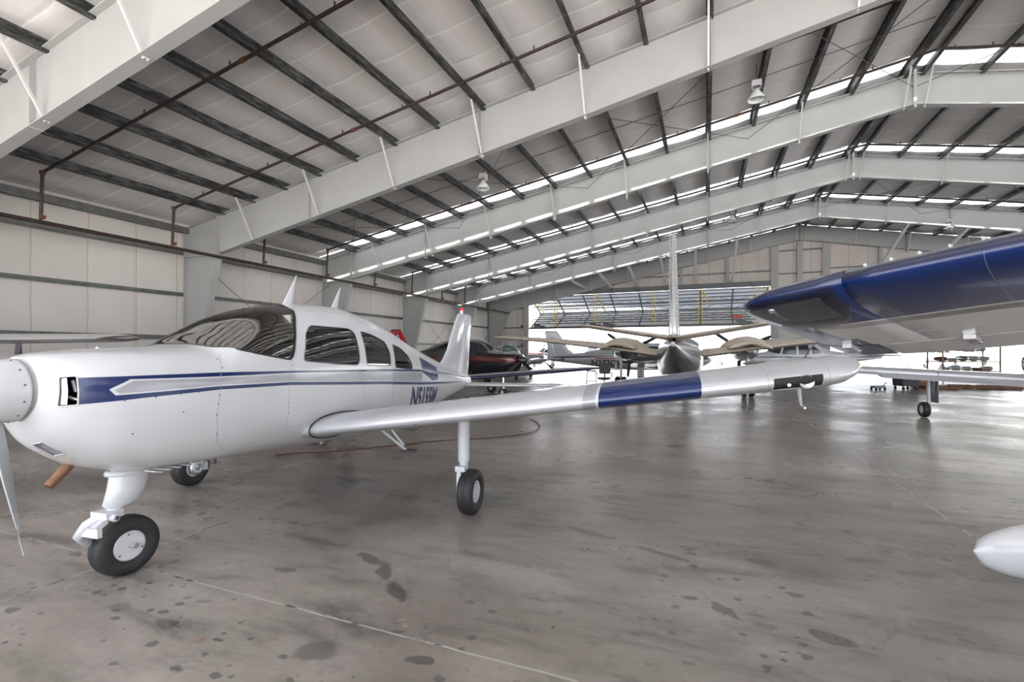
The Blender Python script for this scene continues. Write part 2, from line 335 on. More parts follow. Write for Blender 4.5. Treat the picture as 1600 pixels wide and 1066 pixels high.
# ------------------------------------------------------------------ mesh helpers
class MB:
    """collects shapes into one mesh"""
    def __init__(s): s.v = []; s.f = []; s.m = []; s.sm = []; s.mats = []
    def mi(s, mat):
        if mat not in s.mats: s.mats.append(mat)
        return s.mats.index(mat)
    def add(s, vs, fs, mat, smooth=False):
        o = len(s.v); k = s.mi(mat)
        s.v += [tuple(float(c) for c in v) for v in vs]
        for f in fs: s.f.append(tuple(i + o for i in f)); s.m.append(k); s.sm.append(smooth)
    def box(s, c, size, mat, ax=None):
        """ax: three axis vectors (rows) or None"""
        c = Vector(c); hx, hy, hz = [q / 2 for q in size]
        A = [Vector(q).normalized() for q in ax] if ax else [Vector((1, 0, 0)), Vector((0, 1, 0)), Vector((0, 0, 1))]
        vs = [c + A[0] * (hx * i) + A[1] * (hy * j) + A[2] * (hz * k) for k in (-1, 1) for j in (-1, 1) for i in (-1, 1)]
        s.add(vs, [(0, 2, 3, 1), (4, 5, 7, 6), (0, 1, 5, 4), (2, 6, 7, 3), (0, 4, 6, 2), (1, 3, 7, 5)], mat)
    def beam(s, p, q, w, h, mat, up=(0, 0, 1)):
        p, q = Vector(p), Vector(q); d = (q - p); L = d.length; d.normalize()
        u = Vector(up); x = d.cross(u)
        if x.length < 1e-4: x = d.cross(Vector((1, 0, 0)))
        x.normalize(); z = x.cross(d)
        s.box((p + q) / 2, (L, w, h), mat, (d, x, z))
    def tube(s, pts, r, mat, n=10, smooth=True, caps=True):
        P = [Vector(p) for p in pts]; R = r if isinstance(r, (list, tuple)) else [r] * len(P)
        vs = []; prev = None
        for i, p in enumerate(P):
            t = (P[min(i + 1, len(P) - 1)] - P[max(i - 1, 0)]).normalized()
            if prev is None:
                a = Vector((0, 0, 1)) if abs(t.z) < 0.9 else Vector((1, 0, 0)); x = t.cross(a).normalized()
            else:
                x = (prev - t * prev.dot(t)).normalized()
            prev = x; y = t.cross(x)
            for k in range(n):
                an = 2 * PI * k / n; vs.append(p + (x * math.cos(an) + y * math.sin(an)) * R[i])
        fs = []
        for i in range(len(P) - 1):
            for k in range(n):
                a, b = i * n + k, i * n + (k + 1) % n
                fs.append((a, b, b + n, a + n))
        s.add(vs, fs, mat, smooth)
        if caps:
            s.add([vs[k] for k in range(n)], [tuple(range(n))[::-1]], mat)
            s.add([vs[-n + k] for k in range(n)], [tuple(range(n))], mat)
    def lathe(s, prof, c, axis, mat, n=32, smooth=True, mats=None):
        """prof: (offset along axis, radius)"""
        c = Vector(c); t = Vector(axis).normalized(); a = Vector((0, 0, 1)) if abs(t.z) < 0.9 else Vector((1, 0, 0))
        x = t.cross(a).normalized(); y = t.cross(x); vs = []
        for o, r in prof:
            for k in range(n):
                an = 2 * PI * k / n; vs.append(c + t * o + (x * math.cos(an) + y * math.sin(an)) * r)
        for i in range(len(prof) - 1):
            fs = [(i * n + k, i * n + (k + 1) % n, (i + 1) * n + (k + 1) % n, (i + 1) * n + k) for k in range(n)]
            o = len(s.v)
            if i == 0: base = o; s.v += [tuple(v) for v in vs]
            kk = s.mi(mats[i] if mats else mat)
            for f in fs: s.f.append(tuple(q + base for q in f)); s.m.append(kk); s.sm.append(smooth)
    def prism(s, poly, y0, y1, mat, plane='xz'):
        """extrude polygon (2d) between two offsets of the third axis"""
        def P(a, b, c): return {'xz': (a, c, b), 'xy': (a, b, c), 'yz': (c, a, b)}[plane]
        n = len(poly); vs = [P(a, b, y0) for a, b in poly] + [P(a, b, y1) for a, b in poly]
        tri = tessellate_polygon([[Vector((a, b, 0)) for a, b in poly]])
        fs = [tuple(t) for t in tri] + [tuple(i + n for i in t[::-1]) for t in tri]
        fs += [(i, (i + 1) % n, (i + 1) % n + n, i + n) for i in range(n)]
        s.add(vs, fs, mat)
    def loft(s, loops, mat, smooth=True, cap=True, mats=None, closed=True):
        n = len(loops[0]); vs = [p for lp in loops for p in lp]; o = len(s.v)
        s.v += [tuple(float(c) for c in v) for v in vs]
        for i in range(len(loops) - 1):
            k = s.mi(mats[i] if mats else mat)
            for j in range(n if closed else n - 1):
                a, b = i * n + j, i * n + (j + 1) % n
                s.f.append((a + o, b + o, b + n + o, a + n + o)); s.m.append(k); s.sm.append(smooth)
        if cap:
            for lp, mt in ((loops[0], mats[0] if mats else mat), (loops[-1], mats[-1] if mats else mat)):
                c = np.mean(np.array([tuple(p) for p in lp]), axis=0)
                s.add(list(lp) + [c], [(j, (j + 1) % n, n) for j in range(n)], mt, smooth)
    def flip(s):      # aft-positive coordinates -> forward-positive
        s.v = [(-x, y, z) for x, y, z in s.v]; s.f = [f[::-1] for f in s.f]; return s
    def build(s, name, parent=None, label=None, recalc=True):
        me = bpy.data.meshes.new(name); me.from_pydata(s.v, [], s.f)
        for k in s.mats: me.materials.append(MATS[k])
        me.polygons.foreach_set('material_index', s.m); me.polygons.foreach_set('use_smooth', s.sm)
        if recalc:
            import bmesh
            bm = bmesh.new(); bm.from_mesh(me); bmesh.ops.recalc_face_normals(bm, faces=bm.faces[:]); bm.to_mesh(me); bm.free()
        me.update()
        o = bpy.data.objects.new(name, me); COL.objects.link(o)
        if parent: o.parent = parent
        if label: o['label'] = label
        return o
def tag(o, label, cat, group=None):
    o['label'] = label; o['category'] = cat
    if group: o['group'] = group
    return o
def thing(name, label, cat, loc=(0, 0, 0), rz=0.0, group=None):
    o = bpy.data.objects.new(name, None); COL.objects.link(o); o.location = loc; o.rotation_euler = (0, 0, rz)
    o.empty_display_size = 0.3
    return tag(o, label, cat, group)
def struct(o): o['kind'] = 'structure'; return o
def dup(root, loc, rz, label):
    r = root.copy(); COL.objects.link(r); r.location = loc; r.rotation_euler = (0, 0, rz); r['label'] = label
    for ch in list(root.children):
        c = ch.copy(); COL.objects.link(c); c.parent = r
        for g in ch.children:
            d = g.copy(); COL.objects.link(d); d.parent = c
    return r
# ================================================================== BUILDING
XL, XR, RX = -19.65, 33.1, 6.73
SL = 0.179
def roof(x, d=0.0):     # underside line of the purlins at cross position x
    return 6.60 + SL * (x - XL) - d if x <= RX else 6.60 + SL * (XR - x) - d
FY = [-1.92, 5.70, 13.32, 20.94, 28.56, 36.18, 42.9]
ORD = ['nearest', 'second nearest', 'third nearest', 'fourth nearest', 'fifth nearest', 'farthest']
YEND = 43.35
Y0 = -9.5
# floor
b = MB(); b.add([(XL - .2, Y0, 0), (XR + .2, Y0, 0), (XR + .2, YEND + .3, 0), (XL - .2, YEND + .3, 0), (XL - .2, Y0, -.2), (XR + .2, Y0, -.2), (XR + .2, YEND + .3, -.2), (XL - .2, YEND + .3, -.2)],
      [(0, 1, 2, 3), (7, 6, 5, 4), (0, 4, 5, 1), (1, 5, 6, 2), (2, 6, 7, 3), (3, 7, 4, 0)], 'concrete')
struct(b.build('floor'))
# ceiling: insulation blanket above the purlins, with translucent roof sheets left open beside three frames
PX = [RX - .30]
x = 4.83
while x > -18.0: PX.append(x); x -= 1.595
NP = len(PX)
strips = [(19.95, 20.80), (27.55, 28.42), (35.2, 36.05)]
b = MB(); sky = []
cuts = [Y0] + [q for s in strips for q in s] + [YEND + .1]
for side in (0, 1):
    xe, zx = (XL - .34, 0) if side == 0 else (XR + .34, 0)
    for i in range(len(cuts) - 1):
        ya, yb = cuts[i], cuts[i + 1]
        if i % 2 == 0:
            # each strip between purlins sags a little
            xs = sorted([xe] + [(p if side == 0 else 2 * RX - p) for p in PX] + [RX]); fine = []
            for q in range(len(xs) - 1):
                for t in (0, .12, .3, .5, .7, .88): fine.append((xs[q] + (xs[q + 1] - xs[q]) * t, math.sin(PI * t) * 0.045))
            fine.append((xs[-1], 0))
            vs = []; 
            for (xx, sag) in fine: vs += [(xx, ya, roof(xx) + .27 - sag), (xx, yb, roof(xx) + .27 - sag)]
            b.add(vs, [(2 * k, 2 * k + 1, 2 * k + 3, 2 * k + 2) for k in range(len(fine) - 1)], 'ceiling_blanket', True)
        else:
            s_ = MB(); xi = (xe if side == 0 else xe); lo = -17.4 if side == 0 else 2 * RX + 17.4
            s_.add([(lo, ya, roof(lo) + .275), (RX, ya, roof(RX) + .275), (RX, yb, roof(RX) + .275), (lo, yb, roof(lo) + .275)], [(0, 1, 2, 3)], 'skylight_sheet')
            sky.append(s_)
            b.add([(xe, ya, roof(xe) + .27), (lo, ya, roof(lo) + .27), (lo, yb, roof(lo) + .27), (xe, yb, roof(xe) + .27)], [(0, 1, 2, 3)], 'ceiling_blanket')
struct(b.build('ceiling', recalc=False))
for k, s_ in enumerate(sky): struct(s_.build('window_%d' % (k + 1), recalc=False))
# left wall
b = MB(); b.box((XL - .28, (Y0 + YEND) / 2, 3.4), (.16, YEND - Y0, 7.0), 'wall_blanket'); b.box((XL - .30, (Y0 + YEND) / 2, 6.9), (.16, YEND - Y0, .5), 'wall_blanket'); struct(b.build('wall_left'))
# back wall with two door openings
DX0, DX1, DX2, DX3, DH = -15.75, 4.73, 8.73, 29.2, 6.85
def zt(x): return roof(x) + .2
b = MB()
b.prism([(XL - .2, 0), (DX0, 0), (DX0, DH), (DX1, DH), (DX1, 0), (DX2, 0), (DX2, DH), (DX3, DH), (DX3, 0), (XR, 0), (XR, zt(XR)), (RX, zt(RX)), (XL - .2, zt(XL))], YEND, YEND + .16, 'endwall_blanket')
struct(b.build('wall_back'))
for k, (x0, x1) in enumerate(((DX0, DX1), (DX2, DX3))):
    b = MB(); b.box(((x0 + x1) / 2, YEND - .12, DH + .2), (x1 - x0 + .3, .22, .40), 'truss_steel')
    for i in range(9): b.box((x0 + (i + .5) * (x1 - x0) / 9, YEND - .3, DH + .12), (.32, .16, .34), 'truss_steel')
    struct(b.build('trim_%d' % (k + 1)))
# eave struts and girts on the left wall
GN = {2.21: 'dark wall girt nearest eye level on the left wall', 3.95: 'dark wall girt at mid height on the left wall', 5.62: 'dark wall girt behind the long sprinkler main on the left wall', .75: 'lowest wall girt of the left wall, mostly behind aircraft'}
for z, lb in GN.items():
    b = MB()
    for i in range(len(FY)):
        ya = Y0 if i == 0 else FY[i - 1] + .1; yb = FY[i] - .1
        b.beam((XL - .12, ya, z), (XL - .12, yb, z), .16, .11, 'girt_steel'); b.box((XL - .05, (ya + yb) / 2, z - .07), (.02, yb - ya, .05), 'girt_steel')
    tag(b.build('wall_girt'), lb, 'girt')
b = MB(); b.beam((XL + .05, Y0, 6.52), (XL + .05, YEND, 6.52), .22, .24, 'girt_steel'); tag(b.build('eave_strut'), 'deep dark eave strut along the top of the left wall', 'beam')
for z, lb in ((2.1, 'lowest'), (3.9, 'middle'), (5.75, 'upper')):
    b = MB(); b.beam((XL + 2 - 1.9, YEND - .1, z), (DX0 - .25, YEND - .1, z), .12, .12, 'girt_steel'); b.box((DX0 - .6, YEND - .2, z + .1), (.2, .2, .28), 'truss_steel')
    tag(b.build('wall_girt'), '%s short girt on the end wall panel left of the big door' % lb, 'girt')
# end wall posts above and beside the doors
posts = [(DX0 - .2, .38, 0), (-9.4, .2, DH + .4), (-5.6, .2, DH + .4), (-2.0, .2, DH + .4), (1.6, .2, DH + .4), (DX1 + .25, .42, 0), (RX, .3, DH), (DX2 - .25, .42, 0), (11.9, .2, DH + .4), (15.5, .2, DH + .4), (19.2, .2, DH + .4), (DX3 + .2, .38, 0)]
nm = ['left jamb post of the big open door', 'first short post over the left half of the big door', 'second short post over the left half of the big door', 'third short post over the left half of the big door', 'short post over the right part of the big door', 'left grey post of the pair between the two end doors', 'post under the roof ridge between the two end doors', 'right grey post of the pair between the two end doors',
      'first short post right of the ridge over the right door', 'second short post right of the ridge over the right door', 'third short post right of the ridge over the right door', 'far right jamb post of the right door']
for (px, w, z0), lb in zip(posts, nm):
    b = MB(); zz = roof(px) - .3; b.box((px, YEND - .12, (z0 + zz) / 2), (w, .24, zz - z0), 'frame_paint')
    b.box((px, YEND - .25, (z0 + zz) / 2), (w * 1.25, .02, zz - z0), 'frame_paint')
    tag(b.build('wall_post'), 'grey ' + lb, 'post')
for z, xa, xb, lb in ((8.05, -8.5, DX1, 'lower horizontal rail above the big door header'), (8.0, DX2, 20, 'lower horizontal rail above the right door header'), (9.55, DX1 + .4, DX2 - .4, 'upper rail between the posts under the ridge'), (7.75, DX1 + .4, DX2 - .4, 'lower rail between the posts under the ridge')):
    b = MB(); b.beam((xa, YEND - .08, z), (xb, YEND - .08, z), .1, .1, 'girt_steel'); tag(b.build('wall_rail'), 'dark ' + lb, 'rail')

# portal frames
def ibeam_poly(y, poly, mat, b, fl=.13, tf=.016):
    b.prism(poly, y - .006, y + .006, mat)
def rafter(b, y, side, up=0.0):
    S = (lambda x: x) if side == 0 else (lambda x: 2 * RX - x)
    top = [(XL, roof(XL)), (RX, roof(RX))]; bot = [(RX, 10.17 + up * .3), (-3.0, 8.13 + up), (-17.75, 5.43 + up * .3)]
    b.prism([(S(a), z) for a, z in top + bot + [(XL + .02, 5.43)]], y - .006, y + .006, 'frame_paint')
    def fl(p, q, w=.26, t=.022): b.beam((S(p[0]), y, p[1]), (S(q[0]), y, q[1]), w, t, 'frame_paint')
    fl(top[0], top[1]); fl(bot[0], bot[1]); fl(bot[1], bot[2])
def column(b, y, side):
    S = (lambda x: x) if side == 0 else (lambda x: 2 * RX - x)
    b.prism([(S(a), z) for a, z in [(XL, 0), (XL, 5.43), (-17.75, 5.43), (-19.25, 0)]], y - .006, y + .006, 'frame_paint')
    b.beam((S(XL), y, 0), (S(XL), y, 6.6), .26, .022, 'frame_paint', (1, 0, 0)); b.beam((S(-17.75), y, 5.43), (S(-19.25), y, 0), .26, .022, 'frame_paint', (1, 0, 0))
    b.box((S(-19.45), y, .02), (.5, .3, .04), 'frame_paint'); b.box((S(-18.7), y, 5.43), (1.9, .26, .03), 'frame_paint')
for k, y in enumerate(FY):
    if k == 0: lab = 'grey steel portal frame standing behind the camera'
    else: lab = ['pale steel portal frame nearest the camera, crossing the top left corner', 'big grey portal frame crossing above the white aeroplane, second from the camera', 'grey portal frame third from the camera with its ridge at upper right', 'grey portal frame fourth from the camera', 'grey portal frame fifth from the camera', 'farthest grey portal frame against the end wall'][k - 1]
    t = thing('portal_frame', lab, 'steel frame', (0, y, 0))
    for side in (0, 1):
        if k == 0 and side == 0: pass
        b = MB(); rafter(b, 0, side, (.1, .1, .1, .25, .28, .3, .3)[k]); b.build('rafter', t)
        b = MB(); column(b, 0, side); b.build('column', t)
        S = (lambda x: x) if side == 0 else (lambda x: 2 * RX - x)
        b = MB(); b.beam((S(-17.75), 0, 5.43), (S(-17.75), 0, roof(-17.75)), .26, .03, 'frame_paint', (1, 0, 0)); b.build('end_plate', t)
        # stiffeners: thin plates on the web
        for xx in (-13.1, -6.4, .1):
            d0 = roof(xx); z1 = 8.13 + (xx + 3) * .1831 if xx < -3 else 8.13 + (xx + 3) * .2097
            b = MB(); b.box((S(xx), 0, (d0 + z1) / 2), (.014, .24, d0 - z1 - .04), 'frame_paint'); b.build('stiffener', t)
    b = MB(); b.box((RX, 0, 10.78), (.09, .28, 1.32), 'frame_paint'); b.build('ridge_plate', t)
    # flange braces from lower flange up to the purlins (both sides of the web)
    ix = 0
    for j, px in enumerate(PX):
        if j in (2, 4, 6, 8, 10, 12, 14) or j == 0:
            for side in (0, 1):
                S = px if side == 0 else 2 * RX - px
                zb = (8.13 + (px + 3) * .1831) if px < -3 else 8.13 + (px + 3) * .2097
                b = MB()
                for sy in ((-1, 1) if k < 6 else (-1,)):
                    b.beam((S, .02 * sy, zb + .04), (S, .78 * sy, roof(px) + .02), .05, .05, 'brace_light')
                b.build('flange_brace', t)
# purlins
def purlin(b, x, s):
    for i in range(len(FY)):
        pass
    z = roof(x)
    b.box((x, (Y0 + YEND) / 2, z + .115), (.014, YEND - Y0, .29), 'galvanised')
    b.box((x + s * .055, (Y0 + YEND) / 2, z - .03), (.12, YEND - Y0, .014), 'galvanised')
    b.box((x - s * .045, (Y0 + YEND) / 2, z + .262), (.10, YEND - Y0, .014), 'galvanised')
    b.box((x + s * .112, (Y0 + YEND) / 2, z - .012), (.010, YEND - Y0, .04), 'galvanised')
NUM = ['ridge', 'first', 'second', 'third', 'fourth', 'fifth', 'sixth', 'seventh', 'eighth', 'ninth', 'tenth', 'eleventh', 'twelfth', 'thirteenth', 'fourteenth', 'fifteenth', 'sixteenth']
for side in (0, 1):
    for j, px in enumerate(PX):
        x = px if side == 0 else 2 * RX - px
        b = MB(); purlin(b, x, 1 if side == 0 else -1)
        sd = 'left' if side == 0 else 'right'
        lb = 'galvanised roof purlin, the ridge one on the %s slope' % sd if j == 0 else 'galvanised roof purlin, %s below the ridge pair on the %s slope' % (NUM[j], sd)
        tag(b.build('roof_purlin'), lb, 'purlin', 'roof purlins')
# roof and wall bracing rods
for (fa, fb, bay) in ((2, 3, 'second'), (4, 5, 'fourth')):
    nodes = [-17.6, -11.2, -4.85, 1.5, RX, 2 * RX - 1.5, 2 * RX + 4.85]
    for i in range(len(nodes) - 1):
        for d in (0, 1):
            xa, xb = (nodes[i], nodes[i + 1]) if d == 0 else (nodes[i + 1], nodes[i])
            b = MB(); b.tube([(xa, FY[fa], roof(xa) - .45), (xb, FY[fb], roof(xb) - .45)], .011, 'rod_steel', 6)
            tag(b.build('brace_rod'), 'thin %s roof rod, %s panel from the left in the %s bay' % ('outgoing' if d == 0 else 'crossing', NUM[i + 1], 'near braced' if fa == 2 else 'far braced'), 'rod', 'roof bracing rods')
    for d in (0, 1):
        za, zb_ = (5.3, .2) if d == 0 else (.2, 5.3)
        b = MB(); b.tube([(XL + .5, FY[fa] + .1, za), (XL + .5, FY[fb] - .1, zb_)], .012, 'rod_steel', 6)
        tag(b.build('brace_rod'), 'thin diagonal rod on the left wall %s away, in the %s bay' % ('falling' if d == 0 else 'rising', 'near braced' if fa == 2 else 'far braced'), 'rod', 'wall bracing rods')
# thin sag cable near the roof
b = MB(); b.tube([(x_, 17.1, roof(x_) - .12) for x_ in np.linspace(-15, 6, 12)], .012, 'rod_steel', 6); tag(b.build('cable'), 'thin dark cable running under the purlins between second and third frames', 'cable')

# sprinkler pipes
b = MB(); b.tube([(-17.60, Y0, 5.31), (-17.60, YEND - .3, 5.31)], .062, 'pipe_brown', 12)
t = tag(b.build('sprinkler_main'), 'long brown sprinkler main running along the left wall', 'pipe')
SPY = [(7.75, 'nearest'), (11.4, 'second nearest'), (15.2, 'third nearest'), (18.9, 'fourth nearest'), (22.65, 'fifth nearest'), (26.4, 'sixth nearest'), (30.2, 'seventh nearest'), (33.7, 'eighth nearest'), (37.9, 'farthest')]
for y, lb in SPY:
    dz = .20
    t = thing('sprinkler_branch', 'brown sprinkler branch pipe under the roof, %s of the row' % lb, 'pipe', (0, y, 0))
    b = MB(); x0 = -17.5
    pts = [(x0, 0, roof(x0, dz + .08)), (RX, 0, roof(RX, dz + .08)), (2 * RX - x0, 0, roof(x0, dz + .08))]
    b.tube(pts, .042, 'pipe_brown', 10)
    for q in range(14):
        xx = x0 + 1.5 + q * 3.0
        if xx < 30: b.box((xx, 0, roof(xx, dz) - .02), (.03, .03, .16), 'rod_steel'); b.tube([(xx - .9, 0, roof(xx - .9, dz + .08)), (xx - .9, 0, roof(xx - .9, dz + .08) + .11)], .014, 'rod_steel', 6)
    b.build('pipe', t)
    b = MB(); zt_ = roof(x0, dz + .08); b.tube([(x0, 0, zt_ - .02), (x0 - .08, 0, 5.38)], .045, 'pipe_brown', 10); b.build('drop', t)
    for zz, s_ in ((zt_, 1), (5.44, .9)):
        b = MB(); b.tube([(x0, 0, zz - .05), (x0, 0, zz + .05)], .068 * s_, 'pipe_red', 10); b.tube([(x0 - .08 * s_, 0, zz), (x0 + .1 * s_, 0, zz)], .05, 'pipe_red', 10); b.build('fitting', t)
    for xx in (-9.6, 1.0):
        b = MB(); dz2 = roof(xx, dz + .08); b.tube([(xx - .07, 0, dz2 - .012), (xx + .07, 0, dz2 + .012)], .055, 'pipe_red', 10); b.build('fitting', t)

# high-bay lamps
def lamp(loc, lb):
    t = thing('high_bay_lamp', lb, 'lamp', loc)
    b = MB(); b.box((0, 0, .46), (.26, .2, .2), 'light_grey_paint'); b.box((0, 0, .34), (.2, .24, .08), 'chrome'); b.build('ballast_housing', t)
    b = MB(); b.tube([(0, 0, .55), (0, 0, 1.05)], .012, 'rod_steel', 6); b.build('hanger', t)
    b = MB(); b.lathe([(.30, .06), (.24, .10), (.12, .19), (.02, .245), (0, .25), (.02, .235), (.12, .18), (.24, .09)], (0, 0, 0), (0, 0, 1), 'lamp_glass', 28); b.build('reflector', t)
    return t
def at_roof(x, y, dz): return (x, y, roof(x) - dz)
lamp((-7.44, 15.71, 7.45), 'silver high bay lamp left of centre, hanging above the white aeroplane')
lamp((1.36, 15.83, 9.0), 'silver high bay lamp at upper right, the largest and nearest in view')
lamp((13.3, 36.2, 8.9), 'small far high bay lamp right of the ridge, near the right edge')
lamp((1.34, 29.96, 9.0), 'small far high bay lamp left of the ridge, above the covered tail')

# bifold doors hung from the end wall, partly raised and folded outward
def bifold(x0, x1, name, nlat, seed):
    t = bpy.data.objects.new(name, None); COL.objects.link(t); t.location = ((x0 + x1) / 2, YEND + .2, 0); struct(t)
    Wd = x1 - x0; hw = Wd / 2
    zt0, zb0 = DH, 3.82; Lf = 3.43; out = math.sqrt(max(.1, Lf ** 2 - ((zt0 - zb0) / 2) ** 2)); zm = (zt0 + zb0) / 2
    for nm_, (za, ya), (zb_, yb) in (('upper_leaf', (zt0, 0), (zm + .06, out)), ('lower_leaf', (zm - .06, out), (zb0, .0))):
        b = MB(); 
        b.add([(-hw, ya + .12, za), (hw, ya + .12, za), (hw, yb + .12, zb_), (-hw, yb + .12, zb_)], [(0, 1, 2, 3)], 'door_sheet')
        lf = b.build(nm_, t)
        d = Vector((0, yb - ya, zb_ - za)); nrm = Vector((0, d.z, -d.y)).normalized()
        if nrm.y > 0: nrm = -nrm
        for f_ in (.03, .2, .36, .52, .7, .97):
            p = Vector((0, ya, za)) + d * f_ + nrm * .05
            b = MB(); b.beam((-hw, p.y, p.z), (hw, p.y, p.z), .09, .09, 'truss_steel')
            if f_ in (.36, .7):
                p2 = p + nrm * .45; b.beam((-hw, p2.y, p2.z), (hw, p2.y, p2.z), .08, .08, 'truss_steel')
                for q in range(16):
                    xa = -hw + q * Wd / 16; e1, e2 = (p, p2) if q % 2 else (p2, p); b.beam((xa, e1.y, e1.z), (xa + Wd / 16, e2.y, e2.z), .035, .035, 'truss_steel')
            b.build('rail', lf)
        for q in range(9):
            xx = -hw + .2 + q * (Wd - .4) / 8; p = Vector((xx, ya, za)) + nrm * .1; r_ = Vector((xx, yb, zb_)) + nrm * .1
            b = MB(); b.beam(p, r_, .09, .12, 'truss_steel'); b.build('stile', lf)
    rnd = random.Random(seed)
    for q, fx in enumerate(nlat):
        xx = -hw + fx * Wd
        b = MB(); y_ = -.05
        for sx in (-.14, .14): b.beam((xx + sx, y_, zt0), (xx + sx, y_, zb0 + .1), .045, .045, 'yellow_paint')
        for r_ in range(9): b.beam((xx - .14, y_, zb0 + .35 + r_ * .32), (xx + .14, y_, zb0 + .35 + r_ * .32), .03, .03, 'yellow_paint')
        if q % 2 == 0: b.beam((xx + .2, y_, zt0 - .1), (xx + .75, y_ + .9, zt0 - 1.5), .06, .06, 'yellow_paint')
        b.build('yellow_ladder_guide', t)
    b = MB(); b.beam((-hw - .1, .1, zb0), (hw + .1, .1, zb0), .16, .14, 'truss_steel'); 
    b.build('bottom_rail', t)
    for fx in (.04, .3, .36, .63, .9):
        b = MB(); xx = -hw + fx * Wd; b.box((xx, -.02, zb0 + .3), (.5, .3, .3), 'truss_steel'); b.box((xx + .5, -.02, zb0 + .2), (.5, .16, .14), 'truss_steel'); b.build('winch', t)
    return t
d1 = bifold(DX0, DX1, 'door_1', (.02, .13, .31, .56, .745, .955, .985), 3)
d2 = bifold(DX2, DX3, 'door_2', (.05, .2, .4, .6, .8), 4)
b = MB(); b.box((2.35, YEND - .05, 4.45), (.75, .04, .26), 'sign_red'); b.box((2.4, YEND - .05, 4.15), (.4, .2, .3), 'truss_steel'); tag(b.build('door_sign'), 'small red sign above a black motor on the raised big door', 'sign')
# light struts from the fifth frame down to the door header
for k, px in enumerate((-9.8, -7.55, -5.35, -3.05, -.7, 1.95, 11.4, 14.2)):
    b = MB(); zb_ = 8.13 + (px + 3) * (.1831 if px < -3 else .2097) if px < RX else 8.13 + ((2 * RX - px) + 3) * .2097
    b.beam((px, FY[5], zb_ + .28), (px * 1.02 - .1, YEND - .32, DH + .45), .15, .15, 'brace_light')
    tag(b.build('kicker_strut'), 'pale sloping strut from the fifth frame to the door header, %s from the left' % NUM[k + 1], 'strut', 'struts above the door header')

# ---------------------------------------------------------------- outside
b = MB(); b.add([(-160, YEND + .35, -.03), (200, YEND + .35, -.03), (200, 300, -.03), (-160, 300, -.03)], [(0, 1, 2, 3)], 'apron'); o = b.build('floor_outside', recalc=False); struct(o)
b = MB(); b.add([(-160, Y0 - .05, -.03), (200, Y0 - .05, -.03), (200, -120, -.03), (-160, -120, -.03)], [(3, 2, 1, 0)], 'apron'); o = b.build('floor_apron', recalc=False); struct(o)
b = MB(); b.add([(-12, 78, -.01), (60, 78, -.01), (70, 118, -.01), (-14, 118, -.01)], [(0, 1, 2, 3)], 'grass'); o = b.build('grass', recalc=False); o['kind'] = 'stuff'; o['label'] = 'strip of green grass beyond the white apron'; o['category'] = 'grass'
def hangar(name, x0, x1, y, dep, h, pk, lb, doors=0):
    t = thing(name, lb, 'building', ((x0 + x1) / 2, y, 0)); w = (x1 - x0) / 2
    b = MB(); b.prism([(-w, 0), (w, 0), (w, h), (0, h + pk), (-w, h)], 0, dep, 'white_siding'); b.build('wall', t)
    b = MB(); b.beam((-w - .3, dep / 2, h + .05), (0, dep / 2, h + pk + .1), dep + .6, .12, 'light_grey_paint'); b.beam((w + .3, dep / 2, h + .05), (0, dep / 2, h + pk + .1), dep + .6, .12, 'light_grey_paint'); b.build('roof', t)
    for i in range(doors):
        xx = -w + (i + .5) * 2 * w / doors; b = MB(); b.box((xx, -.05, h * .4), (2 * w / doors * .8, .1, h * .8), 'door_sheet_opaque'); b.build('door', t)
hangar('hangar_building', -26, -6, 76, 20, 8.6, .3, 'long white corrugated hangar seen left through the open door', 0)
hangar('hangar_building', 30, 68, 92, 24, 8.5, 2.0, 'white corrugated hangar seen right of the covered twin', 3)
hangar('hangar_building', -2, 26, 128, 16, 3.6, 1.2, 'distant low grey hangar row beyond the grass', 5)
hangar('hangar_building', -70, -30, 95, 20, 5.5, 1.5, 'distant pale hangar beyond the left jamb of the door', 4)
